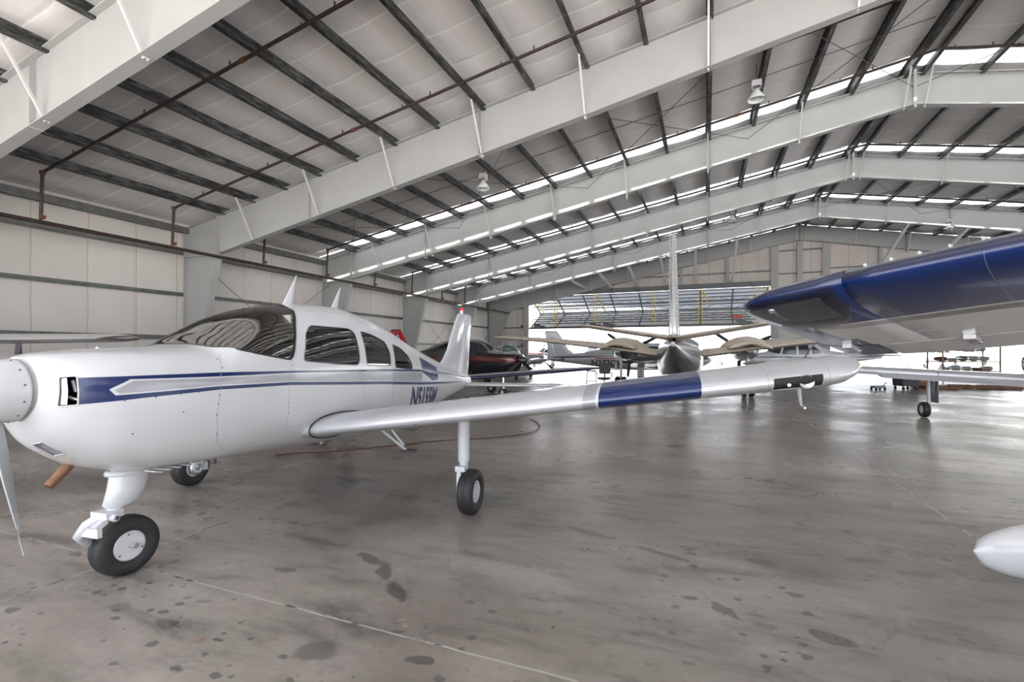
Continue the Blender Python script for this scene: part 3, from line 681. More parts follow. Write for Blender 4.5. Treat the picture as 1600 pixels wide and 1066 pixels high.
# ================================================================== AIRCRAFT TOOLS   (a = metres aft of the main axle, y = to the left, z = up)
class Hull:
    def __init__(s, tab):
        T = np.array(tab, float); s.a = T[:, 0]; s.T = T[:, 1:]; d = np.diff(s.a)[:, None]; m = np.diff(s.T, axis=0) / d
        g = np.zeros_like(s.T); g[0] = m[0]; g[-1] = m[-1]
        for i in range(1, len(s.a) - 1):
            p = m[i - 1] * m[i]; w1 = 2 * d[i] + d[i - 1]; w2 = d[i] + 2 * d[i - 1]
            with np.errstate(divide='ignore', invalid='ignore'):
                h = (w1 + w2) / (w1 / m[i - 1] + w2 / m[i])
            g[i] = np.where(p > 0, h, 0)
        s.g = g
    def par(s, a):
        a = np.clip(np.atleast_1d(a), s.a[0], s.a[-1]); i = np.clip(np.searchsorted(s.a, a) - 1, 0, len(s.a) - 2)
        h = (s.a[i + 1] - s.a[i]); t = ((a - s.a[i]) / h)[:, None]; h = h[:, None]
        return (2 * t**3 - 3 * t**2 + 1) * s.T[i] + (t**3 - 2 * t**2 + t) * h * s.g[i] + (-2 * t**3 + 3 * t**2) * s.T[i + 1] + (t**3 - t**2) * h * s.g[i + 1]
    def P(s, a, psi):
        a = np.atleast_1d(np.asarray(a, float)); psi = np.atleast_1d(np.asarray(psi, float)); q = s.par(a)
        w, zt, zb, zc, nt, nb = q.T
        cy, sy = np.cos(psi), np.sin(psi); up = sy >= 0
        n = np.where(up, nt, nb); hh = np.where(up, zt - zc, zc - zb)
        r = (np.abs(cy)**n + np.abs(sy)**n)**(-1 / n)
        return np.stack([np.broadcast_to(a, psi.shape) if len(a) == 1 else a, w * r * cy, zc + hh * r * sy], 1)
    def N(s, a, psi):
        e = 1e-3; a0 = np.clip(a, s.a[0] + e, s.a[-1] - e)
        du = s.P(a0 + e, psi) - s.P(a0 - e, psi); dv = s.P(a, psi + e) - s.P(a, psi - e)
        n = np.cross(dv, du); n /= np.linalg.norm(n, axis=1)[:, None] + 1e-12
        P = s.P(a, psi); q = s.par(a0)          # make it point outwards
        sgn = np.sign(n[:, 1] * P[:, 1] + n[:, 2] * (P[:, 2] - q[:, 3])); sgn[sgn == 0] = 1
        return n * sgn[:, None]
    def psi(s, a, z):
        lo, hi = -PI / 2, PI / 2
        for _ in range(36):
            m = (lo + hi) / 2
            if s.P(a, m)[0, 2] < z: lo = m
            else: hi = m
        return (lo + hi) / 2
    def poly(s, pts, right=False, step=.06):
        """(a, z) side outline -> dense (a, psi) outline"""
        out = []
        for i in range(len(pts)):
            p, q = np.array(pts[i], float), np.array(pts[(i + 1) % len(pts)], float); n = max(1, int(np.linalg.norm(q - p) / step))
            for k in range(n):
                c = p + (q - p) * k / n; ps = s.psi(c[0], c[1]); out.append((c[0], PI - ps if right else ps))
        return out
def inpoly(P, poly):
    x, y = P[:, 0], P[:, 1]; r = np.zeros(len(P), bool); n = len(poly)
    for i in range(n):
        x1, y1 = poly[i]; x2, y2 = poly[(i + 1) % n]
        if y1 == y2: continue
        c = ((y1 > y) != (y2 > y)) & (x < (x2 - x1) * (y - y1) / (y2 - y1) + x1); r ^= c
    return r
def rounded(pts, r=.05, n=5):
    out = []; N = len(pts)
    for i in range(N):
        p0, p, p1 = [np.array(pts[j % N], float) for j in (i - 1, i, i + 1)]
        rr = min(r, np.linalg.norm(p0 - p) * .45, np.linalg.norm(p1 - p) * .45)
        A = p + (p0 - p) / np.linalg.norm(p0 - p) * rr; B_ = p + (p1 - p) / np.linalg.norm(p1 - p) * rr
        for k in range(n + 1):
            t = k / n; out.append(tuple((1 - t)**2 * A + 2 * t * (1 - t) * p + t * t * B_))
    return out
def skin(H, As, npsi, regs, base, K=.55):
    """regs: list of (outline in (a,psi), material, part name or None); later ones win. returns {part: (verts, faces, mats, normals)}"""
    Ps = np.linspace(-PI / 2, 3 * PI / 2, npsi + 1); pts = []; edges = []
    for a in As:
        for p in Ps: pts.append((a, p * K))
    nA, nP = len(As), len(Ps)
    for j in range(nP - 1): edges += [(j, j + 1), ((nA - 1) * nP + j, (nA - 1) * nP + j + 1)]
    for i in range(nA - 1): edges += [(i * nP, (i + 1) * nP), (i * nP + nP - 1, (i + 1) * nP + nP - 1)]
    for poly, mt, part in regs:
        o = len(pts); pts += [(a, p * K) for a, p in poly]; n = len(poly); edges += [(o + i, o + (i + 1) % n) for i in range(n)]
    V, E, Fc, *_ = delaunay_2d_cdt([Vector(p) for p in pts], edges, [], 0, 1e-5)
    V = np.array([tuple(v) for v in V]); V[:, 1] /= K; Fc = [tuple(f) for f in Fc]
    cen = np.array([V[list(f)].mean(0) for f in Fc]); idx = np.full(len(Fc), -1)
    for k, (poly, mt, part) in enumerate(regs): idx[inpoly(cen, poly)] = k
    out = {}; P3 = H.P(V[:, 0], V[:, 1]); N3 = H.N(V[:, 0], V[:, 1])
    for f, k in zip(Fc, idx):
        part = regs[k][2] if k >= 0 else None; mt = regs[k][1] if k >= 0 else base
        if part == 'HOLE': continue
        out.setdefault(part, ([], []));
        q = P3[list(f)]; nn = np.cross(q[1] - q[0], q[2] - q[0])
        if np.dot(nn, N3[list(f)].mean(0)) < 0: f = f[::-1]
        out[part][0].append(f); out[part][1].append(mt)
    return P3, N3, out
def skinmesh(name, P3, N3, faces, mats, parent, off=0.0, label=None, extra=None, inward=False):
    used = sorted({i for f in faces for i in f}); mp = {u: i for i, u in enumerate(used)}
    P = P3[used] + N3[used] * off; N = N3[used].copy()
    fs = [tuple(mp[i] for i in f) for f in faces]
    P[:, 0] *= -1; N[:, 0] *= -1; fs = [f[::-1] for f in fs]
    if inward: fs = [f[::-1] for f in fs]; N = -N
    ml = list(dict.fromkeys(mats)); me = bpy.data.meshes.new(name)
    V = [tuple(p) for p in P]; nb = len(fs); MI = [ml.index(m) for m in mats]; SM = [True] * nb
    if extra:          # an MB in aft-positive coordinates joined to the same mesh
        extra.flip(); o = len(V); V += extra.v; fs += [tuple(i + o for i in f) for f in extra.f]
        for m in extra.mats:
            if m not in ml: ml.append(m)
        MI += [ml.index(extra.mats[k]) for k in extra.m]; SM += extra.sm
    me.from_pydata(V, [], fs)
    for m in ml: me.materials.append(MATS[m])
    me.polygons.foreach_set('material_index', MI); me.polygons.foreach_set('use_smooth', SM); me.update()
    nv = [tuple(n) for n in N]
    if not extra: me.normals_split_custom_set_from_vertices(nv)
    else:
        ln = []
        cn = [tuple(p.normal) for p in me.polygons]
        vn = [tuple(v.normal) for v in me.vertices]
        for p in me.polygons:
            for li in p.loop_indices:
                vi = me.loops[li].vertex_index
                ln.append(nv[vi] if vi < len(nv) else (vn[vi] if p.use_smooth else cn[p.index]))
        me.normals_split_custom_set(ln)
    o = bpy.data.objects.new(name, me); COL.objects.link(o)
    if parent: o.parent = parent
    if label: o['label'] = label
    return o

def airfoil(n=14, t=.14, camber=.015):
    """closed loop of (x, z) from trailing edge over the top to the leading edge and back"""
    xs = (1 - np.cos(np.linspace(0, PI, n))) / 2
    yt = 5 * t * (.2969 * np.sqrt(xs) - .126 * xs - .3516 * xs**2 + .2843 * xs**3 - .1030 * xs**4)
    cm = camber * 4 * xs * (1 - xs)
    up = list(zip(xs, cm + yt))[::-1]; dn = list(zip(xs, cm - yt))[1:-1]
    return up + dn
def wing_mb(st, mats=None, mat='white_paint', n=16, camber=.015, side=1, x0=0.0, x1=1.0):
    """st rows: (y, a of leading edge, z, chord, thickness ratio, incidence rad)"""
    b = MB(); loops = []
    for y, a, z, ch, t, inc in st:
        lp = []
        for x, h in airfoil(n, t, camber):
            if x0 > 0 or x1 < 1:
                x = min(max(x, x0), x1)
            lp.append((a + ch * (x * math.cos(inc) + h * math.sin(inc)), y * side, z + ch * (h * math.cos(inc) - (x - .3) * math.sin(inc))))
        loops.append(lp)
    b.loft(loops, mat, True, True, mats); return b
def tyre(b, c, axis, R=.222, W=.16, hub='white_paint', n=36, hubr=.5, cap=True):
    """wheel: tyre lathe and hub"""
    h = W / 2; rr = R * hubr
    prof = [(-h * .78, rr), (-h * .98, rr + (R - rr) * .25), (-h, rr + (R - rr) * .5), (-h * .9, R * .90), (-h * .66, R * .972), (-h * .36, R * .995), (-h * .30, R * .975), (-h * .24, R * .998), (-h * .06, R), (-h * .03, R * .975), (h * .03, R * .975), (h * .06, R), (h * .24, R * .998), (h * .30, R * .975), (h * .36, R * .995), (h * .66, R * .972), (h * .9, R * .90), (h, rr + (R - rr) * .5), (h * .98, rr + (R - rr) * .25), (h * .78, rr)]
    b.lathe(prof, c, axis, 'rubber', n)
def hubmb(c, axis, R=.222, W=.16, mat='white_paint', hubr=.5):
    b = MB(); h = W / 2; rr = R * hubr
    b.lathe([(-h * .8, 0), (-h * .8, rr * .9), (-h * .72, rr * 1.0), (h * .72, rr), (h * .8, rr * .9), (h * .8, 0)], c, axis, mat, 28, False)
    t = Vector(axis).normalized(); a = Vector((0, 0, 1)) if abs(t.z) < .9 else Vector((1, 0, 0)); x = t.cross(a).normalized(); y = t.cross(x)
    for sgn in (-1, 1):
        for k in range(3):
            an = 2 * PI * k / 3 + .4; p = Vector(c) + (x * math.cos(an) + y * math.sin(an)) * rr * .8 + t * (h * .81 * sgn); b.box(p, (.009, .009, .009), 'rivet')
    return b
def blade_mb(c, ang, R, mat='prop_grey', tip='white_paint', hub=.10, chord=.15, tipfrac=.9):
    """propeller blade in the plane a=const, angle measured in the y-z plane"""
    b = MB(); d = Vector((0, math.cos(ang), math.sin(ang))); e = Vector((0, -math.sin(ang), math.cos(ang))); ax = Vector((1, 0, 0)); loops = []; mats = []
    fr = [.0, .12, .3, .5, .7, .85, tipfrac, .97, 1.0]
    for f_ in fr:
        r = hub + (R - hub) * f_; tw = math.radians(62 - 36 * f_); ch = chord * (np.interp(f_, [0, .2, .5, .8, .93, 1], [.45, .8, 1.0, .86, .74, .5])); th = ch * np.interp(f_, [0, .3, 1], [.5, .16, .07])
        u = (e * math.cos(tw) - ax * math.sin(tw)); v = (ax * math.cos(tw) + e * math.sin(tw)); o = Vector(c) + d * r
        loops.append([o + u * (ch / 2 * math.cos(q)) + v * (th / 2 * math.sin(q)) for q in np.linspace(0, 2 * PI, 12, endpoint=False)])
        mats.append(tip if f_ >= tipfrac else mat)
    b.loft(loops, mat, True, True, mats); return b
FONT = None
def text_mb(txt, size, mat, xscale=1.0, bold=0.0, shear=0.0, space=1.0, cell=.05):
    """flat text outline as 2d faces (x, y), centred"""
    cu = bpy.data.curves.new('t', 'FONT'); cu.body = txt; cu.size = size; cu.align_x = 'CENTER'; cu.align_y = 'CENTER'; cu.offset = bold; cu.shear = shear; cu.space_character = space; cu.resolution_u = 4
    ob = bpy.data.objects.new('t', cu); COL.objects.link(ob)
    dg = bpy.context.evaluated_depsgraph_get(); me = ob.evaluated_get(dg).to_mesh()
    import bmesh
    bm = bmesh.new(); bm.from_mesh(me)
    xs_ = [v.co.x for v in bm.verts]; ys_ = [v.co.y for v in bm.verts]
    for ax, lo, hi in ((0, min(xs_), max(xs_)), (1, min(ys_), max(ys_))):
        n_ = int((hi - lo) / cell)
        for k in range(1, n_ + 1):
            co = [0, 0, 0]; co[ax] = lo + k * cell; no = [0, 0, 0]; no[ax] = 1
            bmesh.ops.bisect_plane(bm, geom=bm.verts[:] + bm.edges[:] + bm.faces[:], plane_co=co, plane_no=no)
    bm.verts.index_update()
    V = [(v.co.x * xscale, v.co.y) for v in bm.verts]; F_ = [tuple(v.index for v in f.verts) for f in bm.faces]; bm.free()
    ob.evaluated_get(dg).to_mesh_clear(); bpy.data.objects.remove(ob); bpy.data.curves.remove(cu)
    return V, F_
def hull_text(H, txt, size, a0, z0, mat, side, xscale=.8, bold=0, slope=0.0, shear=0.0, off=.004, space=1.0):
    V, F_ = text_mb(txt, size, mat, xscale, bold, shear, space); b = MB(); vs = []
    for x, y in V:
        a = a0 + x * (1 if side > 0 else -1); z = z0 + y + slope * (a - a0); ps = H.psi(a, z); p = H.P(a, ps)[0]; nn = H.N(np.array([a]), np.array([ps]))[0]; p = p + nn * off
        vs.append((p[0], p[1] * side, p[2]))
    b.add(vs, F_, mat); return b
def dens(H, a0, a1, step, extra=()):
    q = list(np.arange(a0, a1, step)) + [a1] + list(extra); return sorted(set(round(float(v), 4) for v in q))
# ================================================================== THE WHITE AEROPLANE IN FRONT (N5155M)
MAIN = [(-2.63, .192, 1.59, 1.205, 1.40, 2, 2), (-2.605, .24, 1.60, 1.14, 1.40, 2.1, 2.1), (-2.56, .30, 1.61, 1.06, 1.40, 2.3, 2.2), (-2.46, .375, 1.62, .97, 1.39, 2.6, 2.3), (-2.3, .445, 1.635, .87, 1.36, 2.8, 2.5), (-2.0, .51, 1.65, .785, 1.33, 3, 2.7),
 (-1.7, .545, 1.67, .765, 1.3, 3, 2.9), (-1.5, .56, 1.78, .755, 1.28, 2.9, 3), (-1.2, .57, 1.94, .74, 1.27, 2.8, 3), (-.86, .58, 2.045, .715, 1.27, 2.7, 3), (-.45, .585, 2.10, .68, 1.27, 2.7, 3), (0, .585, 2.12, .65, 1.27, 2.7, 3),
 (.5, .58, 2.045, .62, 1.27, 2.7, 3), (1.0, .555, 1.925, .63, 1.27, 2.7, 3), (1.4, .53, 1.80, .65, 1.24, 2.6, 2.9), (2.1, .46, 1.62, .71, 1.20, 2.4, 2.7), (3.0, .35, 1.42, .80, 1.14, 2.2, 2.5), (3.8, .23, 1.27, .885, 1.08, 2, 2.3), (4.4, .11, 1.17, .965, 1.05, 2, 2)]
OM = W2(-1.33 * 1.62, 3.30 * 1.62); HM = math.atan2(-.9950, .1000)
HM = head(-.282, -.959)
pl = thing('light_aeroplane', 'white low-wing aeroplane with blue and grey stripes, lettered N5155M, nearest in view', 'aeroplane', (OM[0], OM[1], 0), HM)
H = Hull(MAIN)
def both(pts, mat, part, r=0):
    q = rounded(pts, r) if r else pts
    return [(H.poly(q), mat, part), (H.poly(q, True), mat, part)]
regs = []
# windshield: one outline over the top
side = [(-1.64, 1.655), (-1.5, 1.632), (-1.39, 1.607), (-1.23, 1.578), (-1.09, 1.555), (-1.05, 1.553), (-1.02, 1.575), (-.985, 1.64), (-.93, 1.76), (-.88, 1.85), (-.80, 1.945), (-.745, 2.00)]
lft = [(a, H.psi(a, z)) for a, z in side]
ws = [(-1.672, PI / 2)] + [(-1.668, 1.30)] + lft + [(-.70, 1.30), (-.66, PI / 2)]
wsr = ws + [(a, PI - p) for a, p in ws[-2:0:-1]]
def ins(poly, cx, k, kp): 
    return [(cx + (a - cx) * k, PI / 2 + (p - PI / 2) * kp) for a, p in poly]
regs.append((wsr, 'plexi_dark', 'HOLE'))
WINS = [[(-.905, 1.535), (-.80, 1.79), (-.70, 1.868), (-.13, 1.862), (-.05, 1.82), (-.045, 1.55), (-.085, 1.475), (-.5, 1.50)],
        [(.055, 1.845), (.30, 1.808), (.53, 1.738), (.60, 1.60), (.585, 1.452), (.07, 1.472)],
        [(.70, 1.715), (.92, 1.662), (1.10, 1.56), (1.185, 1.45), (1.17, 1.385), (.69, 1.425)]]
STR = [
 ([(-2.522, 1.466), (-2.175, 1.468), (-1.73, 1.468), (-1.08, 1.455), (.42, 1.417), (1.5, 1.375), (1.5, 1.345), (.42, 1.392), (-1.08, 1.436), (-1.73, 1.438), (-2.30, 1.447), (-2.40, 1.390), (-2.372, 1.352), (-1.74, 1.368), (-1.08, 1.358), (.42, 1.275), (1.5, 1.20), (1.5, 1.165), (.42, 1.243), (-1.08, 1.332), (-1.74, 1.343), (-2.18, 1.328), (-2.522, 1.308)], 'blue_paint'),
 ([(-2.285, 1.437), (-1.73, 1.428), (-1.08, 1.426), (.42, 1.382), (1.5, 1.335), (1.5, 1.21), (.42, 1.285), (-1.08, 1.367), (-1.74, 1.377), (-2.355, 1.362), (-2.375, 1.385)], 'grey_stripe'),
 ([(1.50, 1.55), (1.70, 1.50), (2.15, 1.38), (2.15, 1.20), (1.9, 1.20), (1.5, 1.34)], 'blue_paint'),
 ([(1.5, 1.375), (2.6, 1.28), (3.9, 1.14), (3.9, 1.125), (2.6, 1.255), (1.5, 1.345)], 'blue_paint'),
 ([(1.5, 1.20), (2.6, 1.14), (3.9, 1.075), (3.9, 1.06), (2.6, 1.11), (1.5, 1.165)], 'blue_paint')]
for p, m in STR: regs += both(p, m, None)
for w in WINS:
    regs += both(w, 'plexi', 'HOLE', .045)
INLET = [(-2.578, 1.472), (-2.52, 1.478), (-2.518, 1.305), (-2.582, 1.30)]
regs += both(INLET, 'dark_hole', 'HOLE', .012)
GR = [(-2.575, -1.74 + .0), (-2.575, -1.33), (-2.49, -1.30), (-2.49, -1.57)]
regs.append(([(-2.565, -1.50), (-2.565, -1.22), (-2.47, -1.17), (-2.47, -1.46)], 'dark_hole', 'HOLE'))
As = sorted(set([round(v, 3) for v in list(np.linspace(-2.63, -2.3, 18)) + list(np.arange(-2.27, 1.3, .045)) + list(np.arange(1.3, 4.4, .08)) + [4.4]]))
P3, N3, out = skin(H, As, 96, regs, 'white_paint')
# things joined to the fuselage skin: seams, rivets
ex = MB()
def hline(pts, r=.0016, mat='seam_dark', b=None, sides=(1, -1), off=.0):
    for s_ in sides:
        q = []
        for i in range(len(pts) - 1):
            for k in range(6):
                t = k / 6; a = pts[i][0] + (pts[i + 1][0] - pts[i][0]) * t; z = pts[i][1] + (pts[i + 1][1] - pts[i][1]) * t
                p = H.P(a, H.psi(a, z))[0]; q.append((p[0], p[1] * s_, p[2]))
        a, z = pts[-1]; p = H.P(a, H.psi(a, z))[0]; q.append((p[0], p[1] * s_, p[2]))
        (b or ex).tube(q, r, mat, 6)
hline([(-1.66, 1.60), (-1.70, 1.53), (-1.725, 1.47), (-1.74, 1.35), (-1.765, 1.15), (-1.72, .95), (-1.6, .86)])
hline([(-1.05, 1.55), (-1.08, 1.45), (-1.09, 1.2), (-1.09, .95)]); hline([(-1.09, .95), (-.5, 1.02), (.0, 1.06), (.62, 1.10)], .0012)
hline([(-.02, 1.47), (0, 1.25), (0, 1.1)], .0012); hline([(.62, 1.44), (.63, 1.2), (.62, .95)]); hline([(1.25, 1.40), (1.27, 1.2), (1.25, .75)])
hline([(-.98, 1.60), (-.90, 1.80), (-.78, 1.96), (-.72, 2.02)], .0014)
hline([(-.72, 2.02), (-.1, 2.03), (.55, 1.99)], .0012)
hline([(1.6, 1.5), (1.62, 1.2), (1.6, .8)], .0012); hline([(2.3, 1.4), (2.32, 1.1), (2.3, .85)], .0012)
for (a, z) in [(-2.33, 1.318), (-2.17, 1.325), (-2.02, 1.333), (-1.9, 1.338), (-1.79, 1.344), (-1.70, 1.50), (-1.70, 1.565), (-1.745, 1.30), (-1.755, 1.24), (-1.765, 1.16), (-1.74, 1.02), (-2.0, 1.21), (-2.27, 1.10), (-.975, 1.68), (-1.04, 1.50), (-1.085, 1.18), (-1.085, 1.09)]:
    for s_ in (1, -1):
        p = H.P(a, H.psi(a, z))[0]; n_ = H.N(np.array([a]), np.array([H.psi(a, z)]))[0]; ex.lathe([(0, .0055), (.002, .005), (.003, 0)], (p[0], p[1] * s_, p[2]), (n_[0], n_[1] * s_, n_[2]), 'rivet', 8)
# tail cone cap
tl = H.P(4.4, np.linspace(0, 2 * PI, 20, endpoint=False)); ft = H.P(-2.63, np.linspace(0, 2 * PI, 40, endpoint=False)); ex.loft([[tuple(q) for q in ft], [(-2.625, q[1] * .6, 1.4 + (q[2] - 1.4) * .6) for q in ft]], 'white_paint', cap=False)
ex.loft([[tuple(q) for q in tl], [(4.5, q[1] * .55, 1.07 + (q[2] - 1.07) * .6) for q in tl]], 'white_paint')
# louvres under the cowl
for k in range(6):
    a = -2.02 + k * .07; ex.box((a, .26, .792), (.05, .10, .006), 'white_paint', ((1, 0, -.25), (0, 1, 0), (.25, 0, 1)))
fus = skinmesh('fuselage', P3, N3, *out[None], pl, extra=ex)
# registration, script name on the tail, small lettering
b = hull_text(H, 'N5155M', .385, 1.63, .965, 'reg_ink', 1, .74, .014, -.07, 0.10, space=.95, off=.003); b.flip().build('registration_lettering', fus, 'dark blue letters N5155M', False)
b = hull_text(H, 'N5155M', .385, 1.63, .965, 'reg_ink', -1, .74, .010, .0, 0.10, space=.95, off=.003); b.flip().build('registration_lettering', fus, 'dark blue letters N5155M', False)
b = hull_text(H, 'Sundowner', .13, 2.35, 1.50, 'gold_ink', 1, .8, 0, -.18, .3); b.flip().build('model_script', fus, 'small gold script on the tail', False)
b = hull_text(H, 'NO STEP', .030, -.02, 1.412, 'black_ink', 1, 1.2, 0, 0); b.flip().build('small_lettering', fus, None, False)
# cabin lining: the same skin a little inside
regs2 = [(wsr, 'lining', 'HOLE')]
for w in WINS: regs2 += both(w, 'lining', 'HOLE', .045)
P3b, N3b, out2 = skin(H, [v for v in As[::2] if -1.62 < v < 1.75], 48, regs2, 'lining')
skinmesh('cabin_lining', P3b, N3b, *out2[None], pl, off=-.022, inward=True)
# panes
def pane(name, poly, mat, parent, off=-.006, step=.05):
    Aa = [v for v in As if min(p[0] for p in poly) - .1 < v < max(p[0] for p in poly) + .1]
    P_, N_, o_ = skin(H, Aa, 96, [(poly, mat, 'P')], 'lining')
    return skinmesh(name, P_, N_, *o_['P'], parent, off)
w_ = pane('windshield', wsr, 'plexi_dark', pl)
def rim(poly, b, r=.006, mat='black_plastic', off=.001):
    A_ = np.array([p[0] for p in poly]); S_ = np.array([p[1] for p in poly]); p = H.P(A_, S_) + H.N(A_, S_) * off; p = [tuple(q) for q in p]; b.tube(p + [p[0]], r, mat, 6, caps=False)
b = MB(); rim(wsr, b, .007); b.flip().build('windshield_seal', w_)
for w in WINS:
    for rt in (False, True):
        q = H.poly(rounded(w, .045), rt); g = pane('window', q, 'plexi', pl); b = MB(); rim(q, b, .0045, 'seam_dark'); b.flip().build('window_seal', g)
# glare shield and panel, seats
b = MB(); pr = [(-1.60, 1.50), (-1.55, 1.60), (-1.15, 1.585), (-1.08, 1.55), (-1.08, 1.25), (-1.14, 1.24), (-1.2, 1.5)]
b.prism([(a, z) for a, z in pr], -.48, .48, 'black_plastic'); b.flip().build('instrument_panel', pl)
for s_ in (1, -1):
    b = MB(); b.tube([(-1.08, .24 * s_, 1.36), (-.93, .24 * s_, 1.38)], .018, 'black_plastic', 8); b.tube([(-.93, .24 * s_ + .13 * math.cos(q), 1.38 + .10 * math.sin(q)) for q in np.linspace(-2.9, -.25, 10)] , .013, 'black_plastic', 8); b.flip().build('control_yoke', pl)
    for a0, nm in ((-.30, 'front_seat'), (.48, 'rear_seat')):
        b = MB(); b.prism(rounded([(a0 - .28, 1.10), (a0 + .22, 1.06), (a0 + .22, 1.20), (a0 - .28, 1.24)], .04), (.06 if s_ > 0 else -.46), (.46 if s_ > 0 else -.06), 'leather')
        b.prism(rounded([(a0 + .14, 1.12), (a0 + .26, 1.12), (a0 + .40, 1.66), (a0 + .38, 1.74), (a0 + .30, 1.74), (a0 + .26, 1.66)], .03), (.08 if s_ > 0 else -.44), (.44 if s_ > 0 else -.08), 'leather')
        b.prism(rounded([(a0 + .32, 1.75), (a0 + .40, 1.75), (a0 + .42, 1.86), (a0 + .35, 1.87)], .03), .14 * s_ if s_ > 0 else -.38, .38 if s_ > 0 else -.14, 'leather')
        b.flip().build(nm, pl)
b = MB(); b.prism(rounded([(-.93, 1.955), (-.80, 1.985), (-.80, 1.998), (-.93, 1.968)], .005), -.05, .05, 'white_paint'); b.tube([(-.86, 0, 1.99), (-.86, 0, 2.03)], .01, 'black_plastic', 6); b.flip().build('compass', pl)
for s_ in (1, -1):
    b = MB(); b.box((-.90, .28 * s_, 1.90), (.02, .30, .10), 'lining'); b.flip().build('sun_visor', pl)
# intake recess with engine bits, and the oil cooler grille
for s_ in (1, -1):
    b = MB(); b.box((-2.40, .20 * s_, 1.39), (.02, .34, .24), 'dark_hole'); b.box((-2.48, .11 * s_, 1.39), (.16, .02, .24), 'dark_hole'); b.box((-2.46, .19 * s_, 1.495), (.15, .18, .015), 'dark_hole'); b.box((-2.46, .19 * s_, 1.285), (.15, .18, .015), 'alu')
    b.box((-2.475, .315 * s_, 1.45), (.025, .02, .035), 'orange_part'); b.tube([(-2.53, .22 * s_, 1.36), (-2.48, .28 * s_, 1.33)], .010, 'alu', 8); b.tube([(-2.50, .26 * s_, 1.45), (-2.49, .27 * s_, 1.38)], .012, 'grey_stripe', 8); b.tube([(-2.45, .18 * s_, 1.33), (-2.43, .3 * s_, 1.36)], .012, 'alu', 8); b.box((-2.43, .20 * s_, 1.43), (.03, .06, .05), 'rivet')
    b.box((-2.548, .205 * s_, 1.39), (.045, .006, .165), 'light_grey_paint', ((1, -.9 * s_, 0), (.9 * s_, 1, 0), (0, 0, 1)))
    b.flip().build('air_intake', pl)
    pane('intake_plate', H.poly([(-2.590, 1.468), (-2.556, 1.470), (-2.556, 1.308), (-2.594, 1.305)], s_ < 0), 'alu', pl, off=-.012)
    b = MB(); q = H.poly(rounded(INLET, .012), s_ < 0); rim(q, b, .005, 'white_paint'); b.flip().build('intake_lip', pl)
b = MB()
A4 = [H.P(a, p)[0] for a, p in ((-2.565, -1.50), (-2.565, -1.22), (-2.47, -1.17), (-2.47, -1.46))]; n4 = H.N(np.array([-2.52]), np.array([-1.34]))[0]
pp = [Vector(tuple(q - n4 * .012)) for q in A4]; b.add(pp, [(0, 1, 2, 3)], 'dark_hole')
for k in range(13):
    t = (k + .5) / 13; p = Vector(A4[0]).lerp(Vector(A4[3]), t); q = Vector(A4[1]).lerp(Vector(A4[2]), t); b.tube([p - Vector(n4) * .004, q - Vector(n4) * .004], .0022, 'alu', 5)
for i in range(4): b.tube([Vector(A4[i]), Vector(A4[(i + 1) % 4])], .005, 'alu', 6)
b.flip().build('oil_cooler_grille', pl)
# spinner and propeller
b = MB(); b.lathe([(-.40, 0), (-.395, .025), (-.37, .060), (-.32, .098), (-.25, .130), (-.16, .158), (-.08, .176), (0, .185), (.012, .186), (.014, .17), (.03, .165), (.03, 0)], (-2.665, 0, 1.395), (1, 0, 0), 'white_paint', 48)
b.lathe([(0, .165), (.06, .165)], (-2.665, 0, 1.395), (1, 0, 0), 'light_grey_paint', 40)
for k in range(12):
    an = 2 * PI * k / 12 + .2; b.lathe([(0, .006), (.003, .005), (.004, 0)], (-2.685, .182 * math.cos(an), 1.395 + .183 * math.sin(an)), (0, math.cos(an), math.sin(an)), 'rivet', 8)
b.flip().build('spinner', pl)
for an in (math.radians(-72), math.radians(108)):
    b = blade_mb((-2.75, 0, 1.395), an, .93, 'prop_grey', 'white_paint', .13, .14, .80); b.flip().build('propeller_blade', pl)
